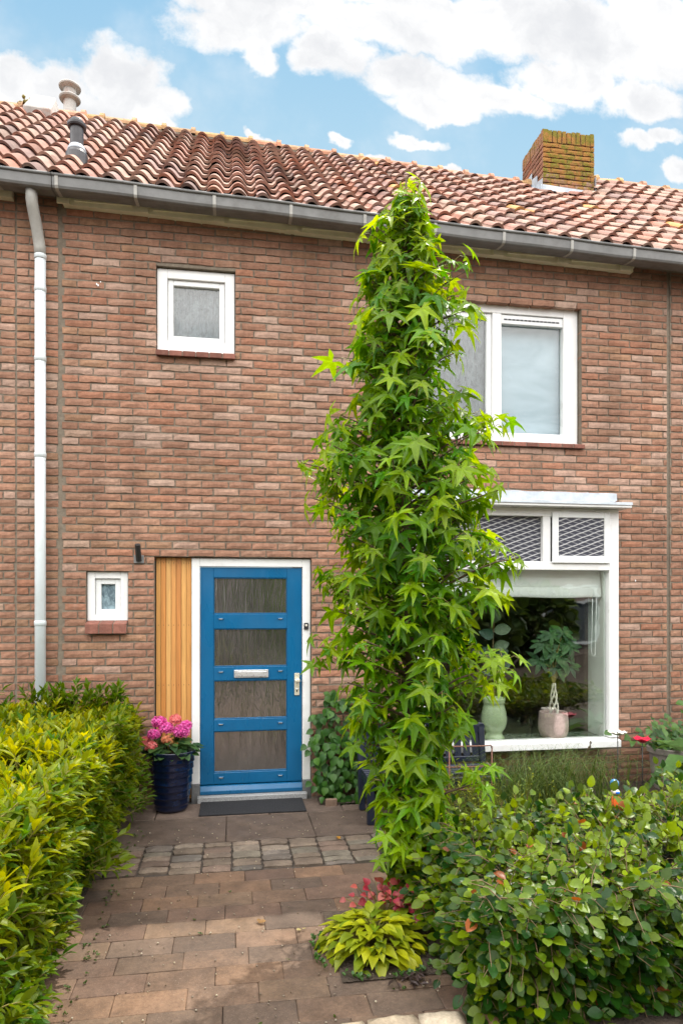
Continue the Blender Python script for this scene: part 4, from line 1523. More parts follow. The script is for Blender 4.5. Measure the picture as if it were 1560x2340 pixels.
LAUREL = [leaf_strip([(0, 0.013), (0.2, 0.125), (0.45, 0.178), (0.75, 0.12), (1.0, 0.003)], f_, d_, w_) for f_, d_, w_ in ((0.45, 0.22, 0.01), (0.65, 0.34, 0.0), (0.3, 0.12, 0.015))]
BEECH = [leaf_strip([(0, 0.02), (0.12, 0.20), (0.34, 0.335), (0.60, 0.335), (0.84, 0.205), (0.96, 0.08), (1.0, 0.01)], f_, d_, w_) for f_, d_, w_ in ((0.22, 0.12, 0.035), (0.35, 0.22, 0.02), (0.10, 0.05, 0.03))]
HEART = [leaf_strip([(0, 0.10), (0.10, 0.34), (0.35, 0.44), (0.65, 0.32), (0.86, 0.13), (1.0, 0.005)], f_, d_, w_) for f_, d_, w_ in ((0.25, 0.2, 0.0), (0.4, 0.3, 0.015))]
HOSTA = [leaf_strip([(0, 0.03), (0.12, 0.20), (0.34, 0.31), (0.6, 0.26), (0.83, 0.12), (1.0, 0.004)], f_, d_, w_) for f_, d_, w_ in ((0.35, 0.32, 0.015), (0.42, 0.48, 0.02))]
LANCE = [leaf_strip([(0, 0.02), (0.25, 0.15), (0.55, 0.19), (0.82, 0.11), (1.0, 0.004)], 0.3, 0.25)]


def star_leaf(curl, seed):
    """five-pointed sweetgum leaf; stalk at the origin, middle lobe along +y"""
    rr = random.Random(seed)
    V = [(0, 0.10, 0.0)]
    Fc = []
    lob = [(-118, 0.66, 0.105), (-58, 0.92, 0.135), (0, 1.0, 0.145), (58, 0.92, 0.135), (118, 0.66, 0.105)]
    ring = []
    cen = np.array((0, 0.10))
    for k, (ang, ln, hw) in enumerate(lob):
        ang = ang + rr.uniform(-7, 7); ln *= rr.uniform(0.9, 1.08)
        a = R(ang)
        dr = np.array((math.sin(a), math.cos(a))); nr = np.array((dr[1], -dr[0]))
        def P(t, s):
            q = cen + dr * t * ln + nr * s
            dd = t * ln
            z = -curl * dd * dd + (0.05 * (abs(s) / hw) if t < 0.9 else 0.0)
            return (q[0], q[1], z)
        i0 = len(V)
        V += [P(0.36, -hw * 0.95), P(0.36, 0), P(0.36, hw * 0.95), P(0.66, -hw * 0.62), P(0.66, 0), P(0.66, hw * 0.62), P(1.0, 0)]
        Fc += [(i0, i0 + 1, i0 + 4, i0 + 3), (i0 + 1, i0 + 2, i0 + 5, i0 + 4), (i0 + 3, i0 + 4, i0 + 6), (i0 + 4, i0 + 5, i0 + 6),
               (0, i0 + 1, i0), (0, i0 + 2, i0 + 1)]
        ring.append((i0, i0 + 2))
    for k in range(4):
        # web between two lobes
        b0, a1 = ring[k][1], ring[k + 1][0]
        Fc.append((0, a1, b0))
    return np.array(V), [tuple(reversed(q)) for q in Fc]


STAR = [star_leaf(c, i) for i, c in enumerate((0.16, 0.30, 0.45, 0.08, 0.24))]


def basis(dirv, nrm):
    y = np.asarray(dirv, dtype=float); y = y / (np.linalg.norm(y) + 1e-9)
    n = np.asarray(nrm, dtype=float)
    z = n - y * n.dot(y)
    L = np.linalg.norm(z)
    if L < 1e-4:
        n = np.array((0.3, 0.5, 0.8)); z = n - y * n.dot(y); L = np.linalg.norm(z)
    z = z / L
    return np.cross(y, z), y, z


nr = np.random.RandomState(5)


def rv(k=1.0):
    return nr.uniform(-1, 1, 3) * k


def lerp3(a, b, t):
    return np.array(a) * (1 - t) + np.array(b) * t


# ------------------------------------------------------------------ laurel hedge
def lump(x, y):
    return 0.045 * math.sin(2.3 * x + 1.3 * y) + 0.05 * math.sin(3.7 * y - 1.1 * x + 1) + 0.03 * math.sin(7.1 * y + 2.9 * x)


def laurel_hedge():
    root = thing('laurel_hedge', 'glossy yellow-green laurel hedge running from the downpipe along the path', 'hedge', (-1.6, -2.5, 0))
    X0, X1, Y0, Y1, H = -3.0, -0.70, -5.2, -0.30, 0.93
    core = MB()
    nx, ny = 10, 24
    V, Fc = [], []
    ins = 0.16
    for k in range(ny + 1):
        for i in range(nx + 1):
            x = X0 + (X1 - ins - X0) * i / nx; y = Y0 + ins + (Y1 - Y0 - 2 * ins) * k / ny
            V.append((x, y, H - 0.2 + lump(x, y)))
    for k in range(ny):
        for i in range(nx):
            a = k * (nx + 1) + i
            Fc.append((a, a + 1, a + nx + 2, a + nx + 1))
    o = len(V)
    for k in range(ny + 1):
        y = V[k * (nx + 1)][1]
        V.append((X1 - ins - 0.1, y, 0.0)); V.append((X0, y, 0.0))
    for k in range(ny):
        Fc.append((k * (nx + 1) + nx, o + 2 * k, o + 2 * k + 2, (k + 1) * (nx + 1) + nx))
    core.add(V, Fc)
    core.build('dark_core', ['hedge_core'], root)  # dark core sheet added in place of shaded inner growth
    fb, sb = MB(), MB()

    def sprig(base, dirv, L, nl, size, young):
        dirv = np.asarray(dirv) / np.linalg.norm(dirv)
        tip = base + dirv * L
        sb.tube([base, base + dirv * L * 0.5 + rv(0.006), tip], [0.0035, 0.003, 0.0018], 4, cap=False)
        ph = nr.uniform(0, 6.28)
        u, _, v = basis(dirv, (0.2, 0.3, 1))
        for k in range(nl):
            t = (k + 0.6) / nl
            a = ph + k * 2.4
            side = u * math.cos(a) + v * math.sin(a)
            spread = 0.75 - 0.62 * t + nr.uniform(-0.1, 0.1)
            ld = dirv * (1 - spread) + side * spread * 1.3 + np.array((0, 0, 0.10)) + rv(0.18)
            nn = dirv * 0.8 + np.array((0, 0, 0.9)) + rv(0.25)
            ax, ay, az = basis(ld, nn)
            yy = young * (0.45 + 0.55 * t)
            c = lerp3((0.045, 0.125, 0.003), (0.42, 0.40, 0.001), yy) * nr.uniform(0.75, 1.2)
            tv, tf = LAUREL[nr.randint(3)]
            s = size * nr.uniform(0.75, 1.15) * (0.62 if k == nl - 1 else 1.0)
            fb.scatter(tv, tf, [(base + dirv * L * t, ax, ay, az, s, c)])

    # top
    for i in range(2100):
        y = Y0 + (Y1 - Y0) * nr.rand() ; x = X1 - 0.06 - abs(nr.normal(0, 0.62))
        if x < -2.6: continue
        if -y > 4.7: continue
        z = H + lump(x, y) - 0.06 + nr.uniform(-0.10, 0.04)
        edge = max(0.0, 1 - (X1 - x) / 0.3)
        z -= 0.10 * edge * edge
        young = np.clip(nr.normal(0.48, 0.24), 0, 1)
        sprig(np.array((x, y, z - 0.10)), np.array((0.30 * edge, 0, 1.0)) + rv(0.5), nr.uniform(0.09, 0.15), nr.randint(7, 10), 0.090, young)
    # a few tall shoots at the back
    for (x, y, z) in ((-0.98, -0.42, 1.02), (-1.32, -0.45, 1.03), (-1.18, -0.5, 1.0), (-1.08, -0.38, 0.99), (-1.50, -0.40, 1.02)):
        for _ in range(5):
            sprig(np.array((x, y, z - 0.16)) + rv(0.07), np.array((0, 0, 1.0)) + rv(0.35), 0.19, 9, 0.095, 0.12)
    # path side
    for i in range(2000):
        y = Y0 + (Y1 - Y0) * nr.rand(); z = 0.06 + (H - 0.04) * nr.rand() ** 0.8
        x = X1 + lump(z * 2, y) * 0.9 - 0.06 + nr.uniform(-0.06, 0.06) - 0.10 * max(0, 0.35 - z) - 0.07 * max(0.0, 1 + (y + 0.3) / 0.9)
        yg = np.clip(nr.normal(0.16 + 0.16 * z, 0.15), 0, 1)
        sprig(np.array((x - 0.10, y, z)), np.array((1.0, 0.0, 0.32)) + rv(0.5), nr.uniform(0.05, 0.10), nr.randint(6, 9), 0.074, yg)
    # back end facing the house
    for i in range(240):
        x = -2.4 + 1.6 * nr.rand(); z = 0.08 + H * nr.rand()
        sprig(np.array((x, Y1 - 0.12, z)), np.array((0.1, 0.8, 0.4)) + rv(0.5), 0.13, 7, 0.09, 0.06)
    # low stray shoots by the pot
    for i in range(26):
        sprig(np.array((-0.80, -0.55 + rv(0.14)[0], 0.10 + 0.35 * nr.rand())), np.array((1.0, 0.3, 0.3)) + rv(0.4), nr.uniform(0.10, 0.2), 7, 0.075, 0.1)
    for i in range(7):
        sprig(np.array((-0.80, -1.95 + rv(0.12)[0], 0.20 + 0.12 * nr.rand())), np.array((1.0, 0.0, 0.15)) + rv(0.3), nr.uniform(0.12, 0.24), 8, 0.085, 0.25)
    fb.build('foliage', ['laurel_leaf'], root, smooth=True)
    sb.build('stems', ['shoot'], root, smooth=True)


laurel_hedge()


# ------------------------------------------------------------------ beech hedge
def beech_hedge():
    root = thing('beech_hedge', 'clipped beech hedge with round dark leaves beside the hosta', 'hedge', (2.4, -2.7, 0))
    X0, X1, Y0, Y1, H = 1.03, 4.6, -3.42, -1.95, 0.50
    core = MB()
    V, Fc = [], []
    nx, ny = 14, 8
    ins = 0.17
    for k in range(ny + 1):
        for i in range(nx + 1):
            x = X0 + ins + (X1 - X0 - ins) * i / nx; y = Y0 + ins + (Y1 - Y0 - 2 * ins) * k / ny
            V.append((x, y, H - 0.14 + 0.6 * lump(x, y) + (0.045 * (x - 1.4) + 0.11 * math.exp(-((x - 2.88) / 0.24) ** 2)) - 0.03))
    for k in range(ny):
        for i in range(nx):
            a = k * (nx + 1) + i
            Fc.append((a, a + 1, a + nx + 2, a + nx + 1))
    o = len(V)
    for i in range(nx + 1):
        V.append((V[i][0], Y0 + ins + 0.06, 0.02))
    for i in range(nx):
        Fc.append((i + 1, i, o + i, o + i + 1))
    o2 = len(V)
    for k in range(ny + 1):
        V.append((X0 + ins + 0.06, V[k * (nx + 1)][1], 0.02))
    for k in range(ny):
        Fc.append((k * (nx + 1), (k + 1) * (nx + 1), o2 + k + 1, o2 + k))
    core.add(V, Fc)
    core.build('dark_core', ['hedge_core'], root)  # dark sheet added under the leaves as the hedge's inner shade
    fb, sb = MB(), MB()

    def twig(base, dirv, L, nl, size, young, brown=0.006):
        dirv = np.asarray(dirv) / np.linalg.norm(dirv)
        mid = base + dirv * L * 0.5 + rv(0.012)
        tip = base + dirv * L + np.array((0, 0, -0.03 * L * 4))
        sb.tube([base, mid, tip], [0.003, 0.0024, 0.0012], 4, cap=False)
        u, _, v = basis(dirv, (0, 0, 1))
        for k in range(nl):
            t = (k + 0.5) / nl
            sg = 1 if k % 2 else -1
            ld = dirv * 0.55 + u * sg * 0.75 + np.array((0, 0, -0.12)) + rv(0.32)
            if k == nl - 1: ld = dirv + rv(0.2)
            nn = np.array((0, -0.55, 0.85)) + dirv * 0.25 + rv(0.40)
            ax, ay, az = basis(ld, nn)
            yy = np.clip(young + nr.normal(0, 0.15), 0, 1)
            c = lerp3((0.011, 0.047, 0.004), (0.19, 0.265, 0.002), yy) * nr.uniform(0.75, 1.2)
            if nr.rand() < brown:
                c = np.array((0.22, 0.065, 0.018)) * nr.uniform(0.6, 1.3)
            tv, tf = BEECH[nr.randint(3)]
            fb.scatter(tv, tf, [(base + (tip - base) * t, ax, ay, az, size * nr.uniform(0.7, 1.2), c)])

    for i in range(2500):     # top, extra yellow leaves painted in as sun glints
        x = X0 + (X1 - X0) * nr.rand() ** 1.25; y = Y0 + (Y1 - Y0) * nr.rand()
        z = H + 0.8 * lump(x, y) + nr.uniform(-0.13, 0.05) - 0.07 * (y - Y0) / (Y1 - Y0) + (0.045 * (x - 1.4) + 0.11 * math.exp(-((x - 2.88) / 0.24) ** 2))
        if x < X0 + 0.25: z -= 0.16 * (1 - (x - X0) / 0.25)
        twig(np.array((x, y, z - 0.06)), np.array((-0.1, -0.25, 0.55)) + rv(0.75), nr.uniform(0.10, 0.22), nr.randint(4, 7), 0.053, np.clip(nr.normal(0.40, 0.32), 0, 1))
    for i in range(1800):      # front face, leaf colour darkened to stand for its shade
        x = X0 + (X1 - X0) * nr.rand() ** 1.3; z = 0.03 + (H + 0.02 + (0.045 * (x - 1.4) + 0.11 * math.exp(-((x - 2.88) / 0.24) ** 2))) * nr.rand()
        y = Y0 + 0.8 * lump(x, z * 3) + nr.uniform(-0.05, 0.07) + 0.10 * max(0, 0.25 - z)
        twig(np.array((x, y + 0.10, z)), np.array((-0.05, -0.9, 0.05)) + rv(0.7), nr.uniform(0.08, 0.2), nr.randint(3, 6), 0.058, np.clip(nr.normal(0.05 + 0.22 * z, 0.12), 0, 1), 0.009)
    for i in range(420):      # end facing the path
        y = Y0 + (Y1 - Y0) * nr.rand(); z = 0.06 + (H - 0.02) * nr.rand()
        x = X0 + 0.8 * lump(z * 3, y) + nr.uniform(-0.04, 0.06)
        twig(np.array((x + 0.10, y, z)), np.array((-0.9, -0.3, 0.1)) + rv(0.6), nr.uniform(0.08, 0.2), nr.randint(4, 6), 0.055, np.clip(nr.normal(0.24, 0.18), 0, 1), 0.008)
    for i in range(26):       # long untrimmed shoots
        x = 1.15 + 2.6 * nr.rand(); y = Y0 + 0.3 + 1.0 * nr.rand()
        twig(np.array((x, y, H - 0.05 + (0.045 * (x - 1.4) + 0.11 * math.exp(-((x - 2.88) / 0.24) ** 2)))), np.array((0, -0.1, 1.0)) + rv(0.5), nr.uniform(0.12, 0.22), 7, 0.06, 0.7)
    for (x, y, z) in ((1.0, -2.35, 0.42), (1.02, -2.2, 0.44), (1.06, -2.6, 0.38), (1.05, -2.75, 0.3)):
        twig(np.array((x + 0.1, y, z)), np.array((-1.0, -0.2, 0.25)) + rv(0.2), 0.26, 7, 0.06, 0.75)
    fb.build('foliage', ['beech_leaf'], root, smooth=True)
    sb.build('stems', ['twig'], root, smooth=True)


beech_hedge()


# ------------------------------------------------------------------ sweetgum tree
PROFILE = [(4.30, 0.02, 0.02), (4.16, -0.10, 0.08), (3.97, -0.19, 0.20), (3.80, -0.22, 0.22), (3.68, -0.22, 0.28), (3.55, -0.24, 0.34), (3.42, -0.31, 0.37),
           (3.18, -0.34, 0.38), (2.95, -0.37, 0.41), (2.78, -0.42, 0.46), (2.65, -0.55, 0.49), (2.45, -0.57, 0.52), (2.30, -0.53, 0.54), (2.15, -0.43, 0.55),
           (2.02, -0.41, 0.60), (1.92, -0.50, 0.60), (1.80, -0.54, 0.53), (1.64, -0.49, 0.46), (1.50, -0.55, 0.46), (1.36, -0.52, 0.52), (1.20, -0.42, 0.36),
           (1.02, -0.38, 0.24), (0.86, -0.34, 0.24), (0.75, -0.30, 0.34), (0.58, -0.22, 0.37), (0.45, -0.20, 0.24), (0.31, -0.17, 0.15), (0.18, -0.11, 0.11), (0.10, -0.08, 0.08)]


def crown_r(z, a):
    """crown half-width at height z in compass direction a (0 = along the wall, to the right)"""
    for (z1, l1, r1), (z0, l0, r0) in zip(PROFILE[:-1], PROFILE[1:]):
        if z0 <= z <= z1:
            t = (z - z0) / (z1 - z0)
            l, r = l0 + (l1 - l0) * t, r0 + (r1 - r0) * t
            c = math.cos(a)
            side = r if c > 0 else -l
            return side * c * c + 0.86 * (r - l) / 2 * (1 - c * c)
    return 0.03


def sweetgum():
    TX, TY = 1.0, -2.32
    root = thing('sweetgum_tree', 'slender columnar sweetgum with star-shaped leaves in front of the bay window', 'tree', (TX, TY, 0))
    tr = MB()
    def axis(z):
        return np.array((TX - 0.012 * z + 0.02 * math.sin(1.7 * z), TY + 0.02 * math.sin(1.3 * z + 1), z))
    zs = np.linspace(-0.05, 4.14, 26)
    tr.tube([axis(z) for z in zs], [max(0.005, 0.050 * (1 - z / 4.4) ** 0.9) if z > 0.06 else 0.058 for z in zs], 12)
    trunk = tr.build('trunk', ['bark'], root, smooth=True)
    lim, fol, pet = MB(), MB(), MB()

    def leaf(pos, out, size, z, young):
        # petiole then a blade that hangs outwards and down
        side = rv(0.5)
        pd = out * 0.8 + np.array((0, 0, 0.25)) + side * 0.8
        pd = pd / np.linalg.norm(pd)
        pl = size * nr.uniform(0.35, 0.7)
        q = pos + pd * pl + np.array((0, 0, -0.015))
        pet.tube([pos, pos + pd * pl * 0.6 + np.array((0, 0, 0.008)), q], [0.0022, 0.0016, 0.0014], 4, cap=False)
        ld = out * nr.uniform(0.25, 0.75) + np.array((0, 0, -nr.uniform(0.35, 0.95))) + rv(0.42)
        nn = out * 0.75 + np.array((0, 0, 0.75)) + rv(0.35)
        ax, ay, az = basis(ld, nn)
        tv, tf = STAR[nr.randint(len(STAR))]
        c = lerp3((0.055, 0.185, 0.002), (0.26, 0.36, 0.002), young) * nr.uniform(0.78, 1.25)
        fol.scatter(tv, tf, [(q, ax, ay, az, size, c)])

    n_br = 260
    for i in range(n_br):
        f = (i + 0.5) / n_br
        z0 = 0.30 + 3.74 * f ** 0.95
        a = i * 2.39996 + nr.uniform(-0.3, 0.3)
        rr = crown_r(min(z0 + 0.16, 4.2), a)
        L = max(0.05, rr - ((0.055 if z0 > 2.9 else 0.08) if z0 > 1.8 else 0.12)) * nr.choice([0.6, 0.85, 1.0, 1.0, 1.12, 1.22])
        base = axis(max(0.12, z0 - 0.08))
        h = np.array((math.cos(a), math.sin(a), 0))
        pts, nseg = [], 5
        for k in range(nseg + 1):
            t = k / nseg
            pts.append(base + h * L * t + np.array((0, 0, (0.30 * t - 0.06 * t * t) * (0.35 + L))) + (rv(0.012) if 0 < k else 0))
        lim.tube(pts, [0.010 * (1 - 0.8 * k / nseg) * (1 - 0.5 * f) + 0.0015 for k in range(nseg + 1)], 5, cap=False)
        nl = int(5 + L * 15)
        for k in range(nl):
            t = 0.18 + 0.82 * (k + nr.rand()) / nl
            ip = min(int(t * nseg), nseg - 1)
            pos = pts[ip] + (pts[ip + 1] - pts[ip]) * (t * nseg - ip)
            b2 = a + nr.uniform(-1.1, 1.1)
            out = np.array((math.cos(b2), math.sin(b2), 0))
            yg = np.clip(nr.normal(0.22 + 0.36 * (t > 0.85) + 0.28 * max(0, (pos[2] - 3.2)), 0.22), 0, 1)
            leaf(pos, out, nr.choice([0.06, 0.082, 0.098, 0.110, 0.124, 0.150]) * (0.85 if pos[2] > 3.6 else 1.0), pos[2], yg)
    # side sprays that break the column's outline
    for (u, v, z, cnt) in ((-0.50, -0.10, 2.62, 12), (-0.47, 0.05, 2.48, 10), (-0.46, -0.05, 2.24, 8), (-0.50, 0.0, 1.86, 12), (-0.44, -0.1, 1.80, 8), (-0.50, -0.1, 1.50, 8),
                           (0.52, -0.05, 2.02, 10), (0.50, -0.15, 1.42, 12), (0.44, 0.1, 2.34, 8), (0.45, -0.1, 2.72, 8), (-0.26, -0.1, 3.48, 6), (0.30, -0.05, 3.58, 4), (0.36, -0.2, 0.80, 8),
                           (-0.15, -0.15, 0.42, 6)):
        c = np.array((TX + u * CS * 0.92, TY - u * SN + v, z))
        lim.tube([axis(z - 0.25), (axis(z - 0.25) + c) / 2 + np.array((0, 0, 0.03)), c], [0.008, 0.006, 0.002], 5, cap=False)
        ang = math.atan2(v - 0.1, u)
        for k in range(int(cnt * 1.7)):
            pos = c + rv(0.085) - np.array((u, v, 0)) * 0.3 * nr.rand()
            b2 = ang + nr.uniform(-1.3, 1.3)
            leaf(pos, np.array((math.cos(b2), math.sin(b2), 0)), nr.uniform(0.075, 0.115), z, np.clip(nr.normal(0.45, 0.2), 0, 1))
    # leader
    for k in range(12):
        z = 3.92 + 0.24 * k / 12
        b2 = k * 2.4
        leaf(axis(z), np.array((math.cos(b2), math.sin(b2), 0.3)), nr.uniform(0.06, 0.085), z, 0.75)
    cr = fol.build('crown', ['tree_leaf'], root, smooth=False)
    lim.build('limbs', ['bark'], root, smooth=True)
    pet.build('leaf_stalks', ['shoot'], cr, smooth=True)


sweetgum()


# ------------------------------------------------------------------ smaller plants
def climber():
    root = thing('climbing_plant', 'dark green climber with round leaves on the wall right of the door', 'plant', (0.95, -0.1, 0))
    fb, sb = MB(), MB()
    for i in range(16):
        x0 = 0.78 + 0.5 * nr.rand()
        pts = [np.array((x0, -0.06, 0.0))]
        for k in range(6):
            pts.append(pts[-1] + np.array((nr.uniform(-0.09, 0.07), nr.uniform(-0.01, 0.01), 0.12)))
        sb.tube(pts, [0.006 - 0.0007 * k for k in range(7)], 5, cap=False)
    for i in range(620):
        z = 0.02 + 0.93 * nr.rand()
        xl = 0.715 + (0.10 if z > 0.8 else 0.0) + (0.06 if z < 0.12 else 0)
        xr = 1.45 - 0.55 * max(0, z - 0.45)
        x = xl + (xr - xl) * nr.rand() ** 1.1
        if z > 0.62 and nr.rand() < 0.55: continue
        th = 0.20 * (1 - 0.7 * z / 0.95)
        y = -0.03 - th * nr.rand()
        out = np.array((nr.uniform(-0.4, 0.4), -1.0, 0.0))
        ld = np.array((nr.uniform(-0.7, 0.7), -0.45, -0.8)) + rv(0.25)
        ax, ay, az = basis(ld, out + np.array((0, 0, 0.55)) + rv(0.35))
        c = lerp3((0.020, 0.085, 0.010), (0.075, 0.19, 0.014), np.clip(nr.normal(0.35, 0.25), 0, 1)) * nr.uniform(0.8, 1.15)
        tv, tf = HEART[nr.randint(2)]
        fb.scatter(tv, tf, [(np.array((x, y, z)), ax, ay, az, nr.uniform(0.052, 0.085), c)])
    for (x, z) in ((0.60, 0.47), (0.63, 0.42), (0.66, 0.60), (0.67, 0.72), (0.66, 0.5), (0.64, 0.14), (0.68, 0.33)):
        ax, ay, az = basis(np.array((-0.7, -0.4, -0.4)) + rv(0.2), (0, -1, 0.6))
        fb.scatter(*HEART[0], [(np.array((x + 0.05, -0.02, z)), ax, ay, az, 0.07, (0.05, 0.14, 0.03))])
    fb.build('foliage', ['leaf'], root, smooth=True)
    sb.build('stem', ['twig'], root, smooth=True)


climber()


def hosta(cx, cy, z0, r, hgt, n, size, ca, cb, name, label, parts=('foliage', 'stem')):
    root = thing(name, label, 'plant', (cx, cy, 0))
    fb, sb = MB(), MB()
    for i in range(n):
        f = (i + 0.5) / n
        a = i * 2.39996 + nr.uniform(-0.2, 0.2)
        rr = r * math.sqrt(f)
        h = hgt * (1 - 0.85 * f ** 1.4) * nr.uniform(0.9, 1.08)
        o = np.array((math.cos(a), math.sin(a), 0))
        pos = np.array((cx, cy, z0 + h)) + o * rr * 0.62
        sb.tube([np.array((cx, cy, z0)) + o * 0.02, np.array((cx, cy, z0 + h * 0.7)) + o * rr * 0.3, pos], [0.006, 0.005, 0.004], 5, cap=False)
        ld = o * 1.0 + np.array((0, 0, 0.50 - 0.62 * f)) + rv(0.42)
        ax, ay, az = basis(ld, np.array((0, 0, 1.0)) + o * 0.25 + rv(0.16))
        c = lerp3(ca, cb, np.clip(nr.normal(0.45, 0.28), 0, 1)) * nr.uniform(0.85, 1.15)
        tv, tf = HOSTA[nr.randint(2)]
        fb.scatter(tv, tf, [(pos + rv(0.025) * np.array((1, 1, 0.6)), ax, ay, az, size * nr.uniform(0.65, 1.25), c)])
    fb.build(parts[0], ['leaf'], root, smooth=True)
    sb.build(parts[1], ['shoot'], root, smooth=True)
    return root


hosta(0.705, -2.66, 0.0, 0.36, 0.135, 230, 0.084, (0.12, 0.19, 0.004), (0.42, 0.42, 0.006), 'hosta', 'low mound of yellow-green hosta leaves at the foot of the tree')
hosta(3.80, -0.98, 0.16, 0.32, 0.40, 17, 0.27, (0.05, 0.13, 0.03), (0.12, 0.22, 0.06), 'broadleaf_plant', 'plant with long broad pale-edged leaves at the right edge')


def heuchera():
    root = thing('heuchera', 'small red and pink leaved plant against the tree trunk', 'plant', (0.95, -2.42, 0))
    fb, sb = MB(), MB()
    for i in range(95):
        t = nr.rand()
        cx, cy = (0.80, -2.42) if i % 3 else (1.02, -2.52)
        p_ = np.array((cx + nr.normal(0, 0.085), cy + nr.normal(0, 0.05), 0.07 + 0.15 * nr.rand()))
        sb.tube([np.array((cx, cy, 0)), (p_ + np.array((cx, cy, 0.05))) / 2, p_], [0.003, 0.002, 0.0015], 4, cap=False)
        o = np.array((p_[0] - cx, p_[1] - cy - 0.05, 0.05))
        ax, ay, az = basis(o + rv(0.06) + np.array((0, 0, -0.03)), np.array((0, -0.6, 0.8)) + rv(0.4))
        c = lerp3((0.34, 0.018, 0.050), (0.48, 0.12, 0.09), nr.rand()) * nr.uniform(0.6, 1.1)
        tv, tf = HEART[nr.randint(2)]
        fb.scatter(tv, tf, [(p_, ax, ay, az, nr.uniform(0.030, 0.056), c)])
    fb.build('foliage', ['leaf'], root, smooth=True)
    sb.build('stem', ['shoot'], root, smooth=True)


heuchera()


def grass_clump():
    root = thing('ornamental_grass', 'arching clump of fine green grass under the bay window sill', 'plant', (2.6, -0.75, 0))
    fb, sp = MB(), MB()
    for i in range(1250):
        cx, cy = 2.52 + nr.normal(0, 0.36), -0.72 + nr.normal(0, 0.12)
        if cx < 2.3: cy -= 0.28
        a = nr.uniform(0, 6.28)
        o = np.array((math.cos(a), math.sin(a) * 0.8 - 0.25, 0))
        L = nr.uniform(0.45, 0.92)
        w_ = nr.uniform(0.0025, 0.0045)
        sd_ = np.array((-o[1], o[0], 0)) * w_
        V = []
        for k in range(6):
            t = k / 5
            q = np.array((cx, cy, 0.0)) + o * L * (0.12 * t + 0.42 * t * t) + np.array((0, 0, L * (1.15 * t - 0.62 * t * t * t)))
            V += [q - sd_ * (1 - t * 0.9), q + sd_ * (1 - t * 0.9)]
        c = lerp3((0.045, 0.105, 0.018), (0.19, 0.23, 0.06), nr.rand() ** 1.6)
        fb.add(V, [(2 * k, 2 * k + 1, 2 * k + 3, 2 * k + 2) for k in range(5)], c)
    for (x, y, dx, top) in ((2.42, -0.75, -0.04, 0.52), (2.62, -0.78, 0.02, 0.50), (2.78, -0.75, 0.16, 0.58)):
        base = np.array((x, y, 0.1)); tip = np.array((x + dx, y - 0.05, top))
        sp.tube([base, (base + tip) / 2, tip], [0.003, 0.0025, 0.002], 5, col=(0.14, 0.13, 0.04), cap=False)
        dd = (tip - base) / np.linalg.norm(tip - base)
        for k in range(26):
            q = tip - dd * 0.10 * nr.rand() + rv(0.006)
            ax, ay, az = basis(dd + rv(0.6), rv(1))
            sp.scatter(*LANCE[0], [(q, ax, ay, az, 0.022, np.array((0.12, 0.085, 0.06)) * nr.uniform(0.6, 1.3))])
    fb.build('blades', ['leaf'], root)
    sp.build('seed_heads', ['leaf'], root)


grass_clump()


def spurge():
    root = thing('spurge_plant', 'lime-yellow spurge with tiny leaves growing between hedge and grass', 'plant', (1.75, -1.35, 0))
    fb = MB(); sb = fb
    for i in range(150):
        x, y = 1.75 + nr.normal(0, 0.26), -1.35 + nr.normal(0, 0.2)
        h = nr.uniform(0.26, 0.52)
        p_ = np.array((x + nr.normal(0, 0.05), y + nr.normal(0, 0.05), h))
        sb.tube([np.array((x, y, 0)), p_], [0.0025, 0.0015], 4, col=(0.16, 0.17, 0.02), cap=False)
        for k in range(15):
            t = 0.35 + 0.65 * nr.rand()
            q = np.array((x, y, 0)) * (1 - t) + p_ * t + rv(0.018)
            ax, ay, az = basis(np.array((rv(1)[0], rv(1)[1], 0.5)), np.array((0, 0, 1)) + rv(0.5))
            fb.scatter(*LANCE[0], [(q, ax, ay, az, nr.uniform(0.018, 0.034), lerp3((0.07, 0.13, 0.012), (0.30, 0.32, 0.012), t * nr.rand()))])
    fb.build('foliage', ['leaf'], root)


spurge()


def geranium_pot():
    root = thing('potted_geranium', 'grey plant pot of bushy green geranium against the wall at the far right', 'potted plant', (4.02, -0.30, 0))
    x, y = 4.02, -0.30
    b = MB()
    b.lathe(x, y, [(0.14, 0.0), (0.17, 0.18), (0.185, 0.35), (0.205, 0.355), (0.208, 0.40), (0.190, 0.405), (0.18, 0.37)], 30)
    b.build('pot', ['greypot'], root, smooth=False)
    fb, sb = MB(), MB()
    for i in range(170):
        p_ = np.array((x + nr.normal(0, 0.17), y + nr.normal(0, 0.10) - 0.03, 0.40 + abs(nr.normal(0.08, 0.10))))
        if i % 9 == 0: sb.tube([np.array((x, y, 0.36)), p_], [0.004, 0.003], 4, cap=False)
        ax, ay, az = basis(np.array((nr.uniform(-1, 1), -0.6, -0.3)) + rv(0.3), np.array((0, -0.6, 0.8)) + rv(0.4))
        fb.scatter(*HEART[nr.randint(2)], [(p_, ax, ay, az, nr.uniform(0.05, 0.085), lerp3((0.03, 0.085, 0.022), (0.09, 0.18, 0.03), nr.rand()))])
    for i in range(14):
        p_ = np.array((4.33 + nr.normal(0, 0.05), -0.15, 0.80 + nr.normal(0, 0.05)))
        ax, ay, az = basis(np.array((nr.uniform(-1, 1), -0.6, -0.1)), np.array((0, -0.6, 0.8)) + rv(0.4))
        fb.scatter(*HEART[0], [(p_, ax, ay, az, 0.06, (0.05, 0.12, 0.02))])
    sb.tube([np.array((x, y, 0.36)), np.array((4.28, -0.2, 0.6)), np.array((4.33, -0.15, 0.82))], [0.005, 0.004, 0.003], 5)
    fb.build('foliage', ['leaf'], root, smooth=True)
    sb.build('stem', ['shoot'], root)


geranium_pot()


